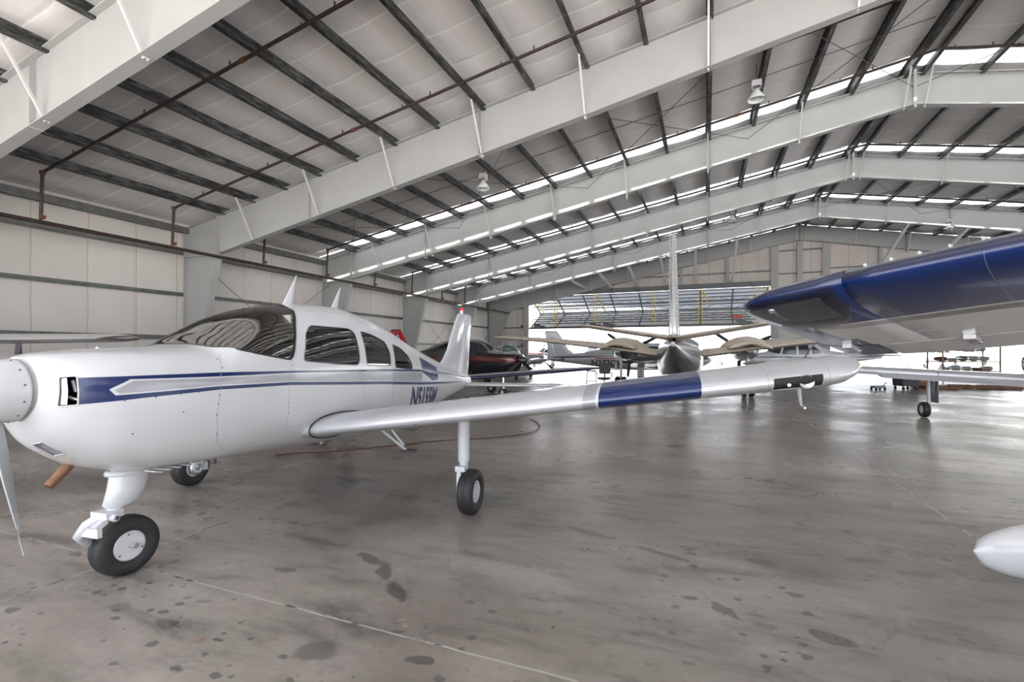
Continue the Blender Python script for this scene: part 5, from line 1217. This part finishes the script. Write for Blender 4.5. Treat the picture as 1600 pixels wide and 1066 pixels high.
# red and white aeroplane outside
ST_D = [([(-2.5, 1.5), (0, 1.42), (4.2, 1.3), (4.2, 1.15), (0, 1.2), (-2.5, 1.25)], 'red_paint')]
aircraft('red and white aeroplane parked outside beyond the left door jamb', 'aeroplane', (4.2, 50), (-1, .12), LOW, 'white_paint', WIN_LOW, WS_LOW, ST_D, glass='window_dark', wing=lowwing(5.0, 1.5, 1.1, .84, .11), fin=finh(1, 1.05), stab=(3.75, 1.15, .9, 1.9, 0, 'white_paint'), nose_prop=.9, spinner='red_paint', cheap=True)
# distant white aeroplanes on the grass
for pos, hd, lb in (((23.5, 57), (-.9, -.4), 'small white aeroplane parked outside on the grass, right of the covered twin'), ((31, 69), (.3, -1), 'small white aeroplane parked outside farther right, facing the hangar'), ((47, 93), (-1, .2), 'tiny white aeroplane far off before the distant hangar row')):
    aircraft(lb, 'aeroplane', pos, hd, LOW, 'white_paint', WIN_LOW, WS_LOW, (), wing=lowwing(5.0, 1.5, 1.1, .84, .11), fin=finh(1, 1.05), stab=(3.75, 1.15, .9, 1.9, 0, 'white_paint'), nose_prop=.9, cheap=True)
# high-wing aeroplane with blue line, lettered N51835
ST_G = [([(-2.3, 1.32), (-1.0, 1.36), (1.6, 1.30), (4.6, 1.33), (4.6, 1.30), (1.6, 1.25), (-1.0, 1.28), (-2.3, 1.26)], 'blue_paint')]
def hw(semi=5.4, z=2.22, root=1.6, tip=1.15, dih=.03, mat='white_paint'):
    st = []
    for f_ in (0.0, .45, .93, .98, 1.0):
        c = root if f_ <= .45 else root + (tip - root) * (f_ - .45) / .55; e = 1 if f_ <= .93 else (.85 if f_ < 1 else .4); y_ = semi * f_ + .02
        st.append((y_, -.85 + (root - c) * .5 + (1 - e) * c * .5, z + dih * y_, c * e, .13 * (1 if e == 1 else .7), .03))
    return dict(st=st, mat=mat)
aircraft('white high-wing aeroplane with a blue line, lettered N51835, facing left', 'aeroplane', (15.7, 27), (-1, 0), HIGH, 'white_paint', WIN_HIGH, WS_HIGH, ST_G, wing=hw(), high=True,
         fin=[(1.35, 3.6, 1.5, .05), (1.6, 4.0, 1.15, .08), (2.5, 4.55, .75, .08), (2.65, 4.75, .5, .05)], stab=(4.1, 1.42, 1.0, 1.9, 0, 'white_paint'), nose_prop=.95, gear=(1.25, -1.65), texts=(('N51835', .34, 2.35, 1.16, 'black_ink', 1.0, .005),))
# silver low wing on the right
aircraft('silver low-wing aeroplane whose long wing and wheel show at the right under the blue wing', 'aeroplane', (13.85, 10.95), (.26, .966), LOW, 'navy_paint', WIN_LOW, WS_LOW,
         wing=lowwing(7.85, 1.75, 1.15, .85, .055, mat='silver_paint', mats=['silver_paint', 'silver_paint', 'navy_paint', 'navy_paint'], th=.15, flap=.28, fy=4.9), fin=finh(1.0), stab=(3.75, 1.0, .9, 1.8, 0, 'silver_paint'), nose_prop=.9, gear=(3.8, -1.9), gear_col='white_paint', spinner='white_paint', R=.19)
# aeroplane at the far left whose wing tip passes behind the nose
wl = hw(4.7, 1.83, 1.5, 1.2, .008, 'light_grey_paint'); wl['mats'] = ['light_grey_paint', 'light_grey_paint', 'light_grey_paint', 'grey_dark_paint']
aircraft('grey-winged aeroplane mostly out of view at the left, dark wing tip behind the white nose', 'aeroplane', (-11.95, 9.0), (0.02, 1), scaled(HIGH, 1, .82), 'light_grey_paint', (), None, (), wing=wl, high=True,
         fin=[(1.1, 3.6, 1.5, .05), (1.3, 4.0, 1.15, .08), (1.85, 4.45, .75, .08)], stab=(4.1, 1.15, 1.0, 1.8, 0, 'light_grey_paint'), nose_prop=.9, gear=(1.25, -1.65))

# the big covered twin seen from behind
BIG = [(-7.6, .05, 1.35, 1.25, 1.30, 2, 2), (-7.3, .28, 1.55, 1.0, 1.3, 2, 2), (-6.2, .52, 1.85, .8, 1.32, 2.3, 2.3), (-5.0, .64, 2.0, .70, 1.35, 2.4, 2.5), (-4.3, .70, 2.06, .66, 1.38, 2.4, 2.5), (-3.2, .73, 2.10, .62, 1.4, 2.4, 2.5), (1.8, .73, 2.10, .62, 1.42, 2.4, 2.5),
       (3.0, .66, 2.08, .72, 1.46, 2.3, 2.4), (4.5, .47, 2.04, .98, 1.55, 2.2, 2.3), (5.8, .28, 1.98, 1.30, 1.65, 2.1, 2.2), (6.8, .12, 1.88, 1.60, 1.74, 2, 2), (7.1, .05, 1.84, 1.72, 1.78, 2, 2)]
HB = Hull(BIG); hdF = Vector((.355, .935)).normalized()
x, y = W2(6.27, 17.9); big = thing('twin_turboprop', 'large dark grey twin seen from behind, its wings and tailplane under tan covers', 'aeroplane', (x, y, 0), head(hdF.x, hdF.y))
P3, N3, out = skin(HB, dens(HB, -7.6, 7.1, .25), 48, [(HB.poly([(-6, 1.75), (-3, 1.85), (4, 1.75), (6.9, 1.78), (6.9, 1.72), (4, 1.62), (-3, 1.68), (-6, 1.6)]), 'silver_paint', None), (HB.poly([(-6, 1.75), (-3, 1.85), (4, 1.75), (6.9, 1.78), (6.9, 1.72), (4, 1.62), (-3, 1.68), (-6, 1.6)], True), 'silver_paint', None)], 'grey_dark_paint')
ex = MB(); tl = HB.P(7.1, np.linspace(0, 2 * PI, 16, endpoint=False)); ex.loft([[tuple(q) for q in tl], [(7.2, q[1] * .5, 1.78 + (q[2] - 1.78) * .5) for q in tl]], 'white_paint')
skinmesh('fuselage', P3, N3, *out[None], big, extra=ex)
for s_ in (1, -1):
    st = [(.3, -1.2, 1.46, 2.1, .15, .03), (2.6, -1.0, 1.78, 1.9, .15, .03), (5.0, -.75, 2.05, 1.5, .14, .03), (7.1, -.5, 2.20, 1.1, .13, .03), (7.4, -.3, 2.22, .7, .09, .03), (7.5, -.1, 2.23, .3, .05, .03)]
    wing_mb(st, None, 'tan_cover', side=s_).flip().build('wing', big)
    g = MB(); loops = []
    for f_, k, dz in ((-.1, .5, 0), (0, .85, 0), (.15, 1.0, .02), (.4, 1.1, .05), (.7, .95, .08), (1.0, .3, .12)):
        loops.append([(-3.1 + 3.6 * f_, 2.25 * s_ + .42 * k * math.cos(q), 1.56 + dz + .34 * k * math.sin(q)) for q in np.linspace(0, 2 * PI, 22, endpoint=False)])
    g.loft(loops, 'grey_dark_paint'); nc = g.flip().build('engine_nacelle', big)
    g = MB(); rnd = random.Random(5); loops = []
    for a_ in np.linspace(-3.25, .9, 16):
        lp = []; e = max(.25, 1 - max(0, a_ + .6) / 1.9)
        for q in np.linspace(0, PI, 17):
            k = 1 + .10 * rnd.random(); c_, s2 = math.cos(q), math.sin(q); lp.append((a_, 2.25 * s_ + .78 * k * c_ * (.75 + .25 * e), 1.70 + .04 * (1 - e) + (.36 * e + .10) * k * s2 ** 1.4))
        loops.append(lp)
    g.loft([lp + [(p[0], 2.25 * s_ + (p[1] - 2.25 * s_) * .96, 1.70 + (p[2] - 1.70) * .93 - .01) for p in lp[::-1]] for lp in loops], 'tan_cover'); g.flip().build('engine_cover', nc)
    g = MB(); g.lathe([(-.38, 0), (-.3, .08), (-.1, .16), (.05, .17), (.1, 0)], (-3.25, 2.25 * s_, 1.72), (1, 0, 0), 'chrome', 18); g.flip().build('spinner', big)
    for an in (35, 155, 275): blade_mb((-3.28, 2.25 * s_, 1.72), math.radians(an), 1.25, 'prop_black', 'prop_black', .12, .2, .93).flip().build('propeller_blade', big)
    g = MB(); g.tube([(-.4, 2.25 * s_, 1.45), (-.35, 2.25 * s_, .35)], .05, 'white_paint', 12); g.box((-.6, (2.25 + .22) * s_, 1.02), (.5, .02, .3), 'light_grey_paint'); g.flip().build('main_gear_leg', big)
    g = MB(); tyre(g, (-.3, (2.25 + .12) * s_, .32), (0, 1, 0), R=.32, W=.2, n=24); tyre(g, (-.3, (2.25 - .12) * s_, .32), (0, 1, 0), R=.32, W=.18, n=24); w_ = g.flip().build('wheel', big)
    wing_mb([(.05, 5.9, 1.95, 1.25, .11, 0), (2.1, 6.1, 2.27, .9, .11, 0), (2.3, 6.3, 2.29, .5, .06, 0)], None, 'tan_cover', side=s_, camber=0).flip().build('tailplane', big)
    g = wing_mb([(.15, 7.1, 1.95, .40, .09, 0), (1.35, 7.1, 2.14, .34, .09, 0)], None, 'tan_paint', side=s_, camber=0, n=8); g.flip().build('elevator', big)
g = MB(); g.tube([(-5.6, 0, .75), (-5.6, 0, .35)], .06, 'white_paint', 10); g.flip().build('nose_gear_leg', big)
g = MB(); tyre(g, (-5.6, 0, .28), (0, 1, 0), R=.28, W=.18, n=24); g.flip().build('wheel', big)
g = fin_loft([(1.8, 4.4, 1.75, .13), (2.2, 5.0, 1.35, .15), (4.15, 6.2, .80, .14), (4.36, 6.35, .66, .12), (4.42, 6.5, .4, .08)], None, 'boot_rib'); g.flip().build('fin', big)
g = fin_loft([(1.95, 6.1, 1.05, .22), (4.15, 6.85, .42, .24), (4.34, 6.9, .32, .2)], None, 'light_grey_paint')
for s_ in (1, -1): g.tube([(7.0, .085 * s_, 2.0), (7.2, .06 * s_, 4.3)], .014, 'boot_rib', 6)
g.flip().build('rudder', big)
g = MB(); g.lathe([(0, .05), (.05, .04), (.07, 0)], (6.6, 0, 4.22), (0, 0, 1), 'white_paint', 10); g.flip().build('beacon', big)
g = MB(); g.lathe([(-.04, .055), (.04, .055), (.06, 0)], (7.2, 0, 1.8), (1, 0, 0), 'white_paint', 14); g.flip().build('tail_light', big)

# ------------------------------------------------------------------ near blue wing at the right (high-wing aeroplane beside the camera)
x, y = W2(4.1, -2.2); nr = thing('high_wing_aeroplane', 'blue and grey high wing with a clear tip light, looming in from the right edge', 'aeroplane', (x, y, 0), head(-.82, -.572))
HU = Hull(HIGH); P3, N3, out = skin(HU, dens(HU, -2.55, 4.9, .25), 32, [(HU.poly(rounded(w, .06, 3), rt), 'window_dark', 'window_%d%d' % (k, rt)) for k, w in enumerate(WIN_HIGH) for rt in (False, True)], 'white_paint')
skinmesh('fuselage', P3, N3, *out[None], nr)
for k, v in out.items():
    if k: skinmesh('window', P3, N3, *v, nr, off=.001)
UST = [(.35, -.10, 2.16, 1.62, .13), (3.4, -.06, 2.06, 1.60, .13), (4.2, -.02, 1.975, 1.55, .13), (4.6, 0, 1.935, 1.52, .13), (4.95, .0, 1.895, 1.50, .13), (5.12, .01, 1.875, 1.48, .13), (5.25, .02, 1.86, 1.42, .125), (5.34, .05, 1.845, 1.36, .115), (5.40, .10, 1.835, 1.28, .09), (5.43, .18, 1.82, 1.16, .06), (5.44, .26, 1.81, 1.05, .03)]
INC = math.radians(10.3)
def upt(y, x, h, sgn):
    q = [float(np.interp(y, [s[0] for s in UST], [s[j] for s in UST])) for j in range(5)]
    c, t = q[3], q[4]; h = h * t / .13
    return (q[1] + c * (x * math.cos(INC) + h * math.sin(INC)), -y * sgn, q[2] + c * (h * math.cos(INC) - x * math.sin(INC)))
def ubands(y):   # chordwise paint limits on the lower surface, running slightly askew
    return (.30, .318, .375, .74)
for sgn in (1, -1):
    n = 44; xs = (1 - np.cos(np.linspace(0, PI, n))) / 2; yt = 5 * .13 * (.2969 * np.sqrt(xs) - .126 * xs - .3516 * xs**2 + .2843 * xs**3 - .1030 * xs**4); cm = .025 * 4 * xs * (1 - xs)
    low = [(a, b_) for a, b_ in zip(xs, cm - yt * .85)]; up = [(a, b_) for a, b_ in zip(xs, cm + yt)]
    for lim in (.30, .318, .375, .74, .12):
        low.append((lim, float(np.interp(lim, xs, cm - yt * .85)))); up.append((lim, float(np.interp(lim, xs, cm + yt))))
    low.sort(); up.sort()
    def chordmat(x, y, under):
        if under and 5.03 < y < 5.38 and .03 < x < .22: return 'lens_sheen_paint'  # lens reflection painted on the skin beneath it
        if y > 5.27 and x > .22: return 'blue_paint'
        if y > 5.18 and x > .6: return 'blue_paint'
        if not under: return 'navy_paint' if x < .25 else 'light_grey_paint'
        if x < .30: return 'blue_paint'
        if x < .318: return 'white_paint'
        if x < .375: return 'grey_dark_paint' if y < 5.0 else 'grey_stripe'
        return 'light_grey_paint'
    ys = [s[0] for s in UST] + [4.85, 5.05, 3.8, 3.0, 2.0, 1.0, 5.2]; ys = sorted(set(ys))
    prof_main = [(x, h, True) for x, h in low[::-1] if x <= .74] + [(x, h, False) for x, h in up[1:] if x <= .74]
    prof_ail = [(x, h, True) for x, h in low[::-1] if x >= .74] + [(x, h, False) for x, h in up if x >= .74][:-1]
    for nm_, prof, y0, y1 in (('wing', prof_main, .35, 4.95), ('wing_tip', prof_main, 4.95, 5.44), ('flap', prof_ail, .6, 2.9), ('aileron', prof_ail, 2.93, 5.18), ('wing_tip_tail', prof_ail, 5.19, 5.44)):
        yy = [y0] + [v for v in ys if y0 < v < y1] + [y1]; g = MB(); m_ = len(prof)
        vs = [upt(v, x, h, sgn) for v in yy for x, h, u_ in prof]; fs = {}
        for i in range(len(yy) - 1):
            for j in range(m_):
                j2 = (j + 1) % m_; xm = (prof[j][0] + prof[j2][0]) / 2; under = prof[j][2] and prof[j2][2]
                mt = chordmat(xm, (yy[i] + yy[i + 1]) / 2, under) if nm_ in ('wing', 'wing_tip', 'wing_tip_tail') else 'white_paint'
                fs.setdefault(mt, []).append((i * m_ + j, i * m_ + j2, (i + 1) * m_ + j2, (i + 1) * m_ + j))
        o_ = len(g.v); g.v += [tuple(v) for v in vs]
        for mt, l_ in fs.items():
            for f__ in l_: g.f.append(f__); g.m.append(g.mi(mt)); g.sm.append(True)
        for i in (0, len(yy) - 1): g.f.append(tuple(i * m_ + j for j in range(m_))); g.m.append(g.mi('light_grey_paint' if nm_ == 'wing' else 'blue_paint' if 'tip' in nm_ else 'white_paint')); g.sm.append(False)
        if nm_ == 'wing':       # skin joints and rivets under the wing
            for y_ in (3.9, 4.55):
                g.tube([upt(y_, x, h - .001, sgn) for x, h in low if x < .74], .0006, 'seam_dark', 5)
            g.tube([upt(y_, .56, float(np.interp(.56, *zip(*low))), sgn) for y_ in np.linspace(2.5, 4.95, 12)], .0018, 'seam_dark', 5)
            for y_ in np.linspace(3.6, 4.9, 14): g.lathe([(0, .004), (.002, 0)], upt(y_, .555, float(np.interp(.555, *zip(*low))) - .001, sgn), (0, 0, -1), 'white_paint', 6)
        wq = g.flip().build(nm_, nr, 'blue drooped wing tip' if nm_ == 'wing_tip' else None)
        if nm_ == 'wing':
            g = MB()      # vortex generators on top of the leading edge
            for y_ in np.arange(3.3, 4.95, .085):
                p = Vector(upt(y_, .075, float(np.interp(.075, *zip(*up))), sgn)); g.box(p + Vector((0, 0, .004)), (.02, .0015, .013), 'white_paint', ((1, .25, -.1), (-.25, 1, 0), (.1, 0, 1)))
            g.flip().build('vortex_generator_row', wq)['kind'] = 'stuff'
    # lens over the tip light
    g = MB(); yy = np.linspace(4.98, 5.40, 9); X_ = [0, .004, .015, .03, .06, .10, .15, .21, .27]
    def lx(x, y): 
        k = (y - 4.98) / .42; return x * (.45 + .75 * (1 - abs(2 * k - 1) ** 2.2))
    rows = [[upt(y_, lx(x, y_), float(np.interp(lx(x, y_), *zip(*low))) - .004, sgn) for x in X_] for y_ in yy]
    vs = [p for r in rows for p in r]; m_ = len(X_); g.add(vs, [(i * m_ + j, i * m_ + j + 1, (i + 1) * m_ + j + 1, (i + 1) * m_ + j) for i in range(8) for j in range(m_ - 1)], 'lens', True)
    ln = g.flip().build('tip_light_lens', nr, 'clear curved lens over the tip light')
    g = MB(); p = Vector(upt(5.26, .05, float(np.interp(.05, *zip(*low))) - .001, sgn)); g.tube([p, p + Vector((.14, 0, -.035))], .008, 'chrome', 8); g.lathe([(0, .016), (.012, .014), (.02, 0)], p, (0, 0, -1), 'chrome', 12); g.flip().build('tip_lamp', ln)
    # hinge brackets
    for y_ in (5.30, 4.80, 3.6):
        g = MB(); p = Vector(upt(y_, .74, float(np.interp(.74, *zip(*low))) - .006, sgn)); g.box(p + Vector((.02, 0, -.008)), (.14, .045, .022), 'alu', ((1, 0, -.18), (0, 1, 0), (.18, 0, 1))); g.lathe([(-.026, .012), (.026, .012), (.026, 0)], p + Vector((.06, 0, -.02)), (0, 1, 0), 'chrome', 10); g.flip().build('aileron_hinge', nr)
    g = MB(); g.beam((.0, -.50 * sgn, .80), (.10, -2.6 * sgn, 1.98), .11, .035, 'white_paint', (1, 0, 0)); g.flip().build('wing_strut', nr)
    g = MB(); g.tube([(0, -.42 * sgn, .78), (0, -1.0 * sgn, .42), (0, -1.16 * sgn, .2)], [.03, .025, .02], 'white_paint', 8); g.flip().build('main_gear_leg', nr)
    g = MB(); tyre(g, (0, -1.25 * sgn, .2), (0, 1, 0), R=.2, W=.15, n=24); g.flip().build('wheel', nr)
    wing_mb([(.03, 4.1, 1.42, 1.0, .1, 0), (1.9, 4.3, 1.42, .7, .09, 0)], None, 'white_paint', side=sgn, n=10, camber=0).flip().build('stabilizer', nr)
fin_loft([(1.35, 3.6, 1.5, .05), (1.6, 4.0, 1.15, .08), (2.5, 4.55, .75, .08), (2.65, 4.75, .5, .05)]).flip().build('fin', nr)
g = MB(); g.tube([(-1.65, 0, .85), (-1.67, 0, .2)], .035, 'white_paint', 10); g.flip().build('nose_gear_leg', nr)
g = MB(); tyre(g, (-1.65, .0, .18), (0, 1, 0), R=.18, W=.12, n=24); g.flip().build('wheel', nr)
g = MB(); g.lathe([(-.34, 0), (-.32, .03), (-.22, .09), (-.1, .135), (0, .15), (.02, .14), (.03, 0)], (-2.58, 0, 1.28), (1, 0, 0), 'white_paint', 20); g.flip().build('spinner', nr)
for an in (60, 240): blade_mb((-2.65, 0, 1.28), math.radians(an), .95, 'prop_black', 'white_paint', .1, .13, .93).flip().build('propeller_blade', nr)

# white wheel fairing at the right edge
x, y = W2(3.74, 3.30); wf = thing('wheel_fairing', 'smooth white teardrop wheel fairing entering at the right edge, low above the floor', 'wheel fairing', (x, y, 0), head(-1, -.02))
g = MB(); loops = []
for k in range(22):
    u = k / 21; a = -.60 + 1.25 * u; r = math.sin(PI * min(1, (u * .5 / .40) if u < .40 else .5 + (u - .40) / 1.2)) ** .48 if 0 < u < 1 else .02
    loops.append([(a, .115 * r * math.cos(q), .262 + (.178 if math.sin(q) > 0 else .205) * r * math.sin(q) + .03 * (1 - u) * 0) for q in np.linspace(0, 2 * PI, 28, endpoint=False)])
g.loft(loops, 'white_paint'); g.flip().build('fairing', wf)
g = MB(); tyre(g, (-.05, 0, .18), (0, 1, 0), R=.18, W=.13, n=28); g.flip().build('wheel', wf)
g = MB(); g.tube([(.0, .08, .32), (.05, .20, .50), (.08, .30, .62)], [.03, .032, .034], 'white_paint', 10); g.flip().build('gear_leg', wf)

# ------------------------------------------------------------------ shop things
def at(px, D): return W2((px - 800) / FPX * D, D)
# office chair
x, y = at(944, 20.6); t = thing('office_chair', 'black office chair on castors in front of the grey twin lettered N277GH', 'chair', (x, y, 0), head(-.3, -1))
g = MB(); g.box((0, 0, .48), (.46, .48, .08), 'black_plastic'); g.box((0, 0, .43), (.3, .3, .03), 'black_plastic'); g.build('seat', t)
g = MB(); g.prism(rounded([(-.24, .66), (.24, .66), (.25, 1.10), (-.25, 1.10)], .08), -.30, -.23, 'black_plastic', 'yz'); g.beam((-.18, 0, .46), (-.28, 0, .8), .06, .02, 'black_plastic', (1, 0, 0)); g.build('backrest', t)
for s_ in (1, -1):
    g = MB(); g.tube([(.05, .24 * s_, .46), (.05, .30 * s_, .5), (.05, .30 * s_, .68)], .015, 'black_plastic', 8); g.box((.0, .30 * s_, .70), (.26, .06, .03), 'black_plastic'); g.build('armrest', t)
g = MB(); g.tube([(0, 0, .44), (0, 0, .10)], .028, 'black_plastic', 10); g.build('gas_lift', t)
for k in range(5):
    an = 2 * PI * k / 5; g = MB(); e = Vector((math.cos(an) * .30, math.sin(an) * .30, .07)); g.beam((0, 0, .12), e, .05, .03, 'black_plastic'); g.lathe([(-.02, .03), (.02, .03), (.02, 0)], (e.x, e.y, .03), (-math.sin(an), math.cos(an), 0), 'black_plastic', 12); g.build('castor_leg', t)
# folding steel stool / trestle beside it
x, y = at(924, 20.9); t = thing('folding_stand', 'thin dark folding stand left of the black office chair', 'stand', (x, y, 0), head(-.2, -1))
g = MB(); g.box((0, 0, .78), (.36, .40, .04), 'black_plastic'); g.build('top', t)
for sx in (1, -1):
    for sy in (1, -1):
        g = MB(); g.tube([(.12 * sx, .16 * sy, .77), (.26 * sx, .24 * sy, 0)], .012, 'truss_steel', 8); g.build('leg', t)
for sx in (1, -1): g = MB(); g.tube([(.2 * sx, -.21, .35), (.2 * sx, .21, .35)], .009, 'truss_steel', 8); g.build('crossbar', t)
# red work stand post right of the chair
x, y = at(965, 22.3); t = thing('work_stand', 'slim red and white stand between the office chair and the nose wheel', 'stand', (x, y, 0), 0)
g = MB(); g.tube([(0, 0, .03), (0, 0, .78)], .015, 'sign_red', 8); g.build('post', t)
g = MB(); g.box((-.1, 0, .79), (.42, .16, .03), 'sign_red'); g.build('top_bar', t)
g = MB(); g.box((0, 0, .02), (.35, .3, .03), 'light_grey_paint'); g.tube([(-.25, 0, .03), (-.25, 0, .78)], .012, 'light_grey_paint', 8); g.build('base', t)
# hose on the floor
pts = [(430, 713), (470, 709), (520, 707), (600, 699), (690, 690), (760, 686), (800, 682), (832, 676), (843, 668), (838, 660), (828, 656)]
hp = []
for px, py in pts:
    D = FPX * CAMH / (py - YH); xx, yy = W2((px - 800) / FPX * D, D); hp.append((xx, yy, .014))
g = MB(); sm_ = []
for i in range(len(hp) - 1):
    for k in range(5):
        t_ = k / 5; p0, p1, p2, p3 = [np.array(hp[max(0, min(len(hp) - 1, i + q))]) for q in (-1, 0, 1, 2)]
        sm_.append(tuple(.5 * ((2 * p1) + (-p0 + p2) * t_ + (2 * p0 - 5 * p1 + 4 * p2 - p3) * t_**2 + (-p0 + 3 * p1 - 3 * p2 + p3) * t_**3)))
g.tube(sm_ + [hp[-1]], .009, 'hose_red', 8); tag(g.build('air_hose'), 'thin dark red hose lying on the floor under the white aeroplane\'s wing', 'hose')
# black bin, trolley, pallets behind the silver wing
x, y = at(1415, 20.6); t = thing('rolling_bin', 'black bin on castors under the silver wing, behind its wheel', 'bin', (x, y, 0), head(1, 0))
g = MB(); g.prism([(-.33, .16), (.33, .16), (.38, .82), (-.38, .82)], -.28, .28, 'bin_black'); g.build('tub', t)
g = MB(); g.box((0, 0, .84), (.82, .62, .04), 'bin_black'); g.build('rim', t)
for sx in (1, -1):
    for sy in (1, -1): g = MB(); g.lathe([(-.02, .06), (.02, .06), (.02, 0)], (.27 * sx, .22 * sy, .06), (0, 1, 0), 'rubber', 12); g.box((.27 * sx, .22 * sy, .14), (.05, .05, .06), 'truss_steel'); g.build('castor', t)
x, y = at(1372, 20.4); t = thing('floor_jack', 'low dark trolley jack left of the black bin', 'jack', (x, y, 0), head(1, .2))
g = MB(); g.box((0, 0, .13), (.55, .2, .08), 'truss_steel'); g.tube([(.2, 0, .15), (.42, 0, .30)], .015, 'truss_steel', 8); g.build('body', t)
for sx in (1, -1):
    for sy in (1, -1): g = MB(); g.lathe([(-.02, .05), (.02, .05), (.02, 0)], (.22 * sx, .11 * sy, .05), (0, 1, 0), 'rubber', 12); g.build('wheel', t)
def pallet(px, D, rz, n, lb, h0=0):
    x, y = at(px, D); t = thing('wooden_pallet', lb, 'pallet', (x, y, h0), rz, 'pallets behind the silver wing')
    g = MB()
    for k in range(6): g.box((-.5 + k * .2, 0, .135), (.13, 1.0, .018), 'pallet_wood')
    g.build('deck', t)
    for sy in (-.45, 0, .45): g = MB(); g.box((0, sy, .075), (1.15, .09, .09), 'pallet_wood'); g.build('stringer', t)
    g = MB()
    for k in (-.5, 0, .5): g.box((k, 0, .012), (.13, 1.0, .018), 'pallet_wood')
    g.build('bottom_boards', t)
for (px, D, rz, lb) in ((1462, 21.0, .1, 'brown wooden pallet, leftmost of the row behind the silver wing'), (1512, 21.2, -.08, 'brown wooden pallet, second of the row behind the silver wing'), (1560, 21.0, .05, 'brown wooden pallet, third of the row behind the silver wing'), (1610, 21.3, .0, 'brown wooden pallet at the right edge behind the silver wing')): pallet(px, D, rz, 1, lb)
x, y = at(1437, 21.4); t = thing('wooden_crate', 'brown wooden crate between the black bin and the pallets', 'crate', (x, y, 0), .2)
g = MB(); g.box((0, 0, .32), (.5, .5, .62), 'pallet_wood'); g.build('box', t)
g = MB(); 
for zz in (.06, .32, .58): g.box((0, -.26, zz), (.54, .03, .07), 'wood_brown'); g.box((.26, 0, zz), (.03, .54, .07), 'wood_brown')
g.build('slats', t)
# stored wing panels and cowlings near the right door
def rack(px, D, lb):
    x, y = at(px, D); t = thing('parts_rack', lb, 'rack', (x, y, 0), head(0, 1))
    for sx in (-1.6, 1.6):
        for sy in (-.5, .5): g = MB(); g.beam((sy, sx, 0), (sy, sx, 1.9), .06, .06, 'wood_brown'); g.build('upright', t)
    for zz in (.5, 1.05, 1.6): g = MB(); g.box((0, 0, zz), (1.1, 3.4, .05), 'wood_brown'); g.build('shelf', t)
    return x, y, t
x, y, t = rack(1505, 27.5, 'brown rack of dismantled aircraft parts seen under the blue wing at the right')
rnd = random.Random(11)
for k in range(14):
    zz = (.53, 1.08, 1.63)[k % 3]; xx = x + rnd.uniform(-1.4, 1.4) * math.cos(head(0, 1) + PI / 2); yy = y + rnd.uniform(-1.4, 1.4) * math.sin(head(0, 1) + PI / 2)
    u = -1.4 + 2.8 * (k + .5) / 14; hx = head(0, 1) + PI / 2; xx = x + u * math.cos(hx); yy = y + u * math.sin(hx)
    g = MB(); w_, h_ = rnd.uniform(.18, .3), rnd.uniform(.18, .38); loops = []
    for q_, k_ in ((-.4, .3), (-.3, .9), (0, 1), (.3, .8), (.42, .25)): loops.append([(q_, w_ * k_ * .5 * math.cos(a_), h_ * .5 + h_ * k_ * .5 * math.sin(a_)) for a_ in np.linspace(0, 2 * PI, 12, endpoint=False)])
    mt = ['white_paint', 'light_grey_paint', 'alu', 'pallet_wood', 'white_paint'][k % 5]; g.loft(loops, mt); o = g.build('engine_cowling'); o.location = (xx, yy, zz); o.rotation_euler = (0, 0, head(0, 1))
    tag(o, '%s cowling on the %s shelf of the parts rack, %s from the left' % ({'white_paint': 'white', 'light_grey_paint': 'grey', 'alu': 'bare metal', 'pallet_wood': 'brown'}[mt], ('lowest', 'middle', 'top')[k % 3], NUM[k // 3 + 1]), 'cowling', 'cowlings on the parts rack')
aircraft('white stored aeroplane outside at the far right, under the blue wing', 'aeroplane', (41, 47), (-.9, .3), LOW, 'white_paint', WIN_LOW, WS_LOW, (), wing=lowwing(5.0, 1.5, 1.1, .84, .11), fin=finh(1, 1.05), stab=(3.75, 1.15, .9, 1.9, 0, 'white_paint'), nose_prop=.9, cheap=True)
aircraft('second white stored aeroplane outside at the far right, nose to the left', 'aeroplane', (55, 58), (-1, -.2), LOW, 'light_grey_paint', WIN_LOW, WS_LOW, (), wing=lowwing(5.0, 1.5, 1.1, .84, .11), fin=finh(1, 1.05), stab=(3.75, 1.15, .9, 1.9, 0, 'white_paint'), nose_prop=.9, cheap=True)
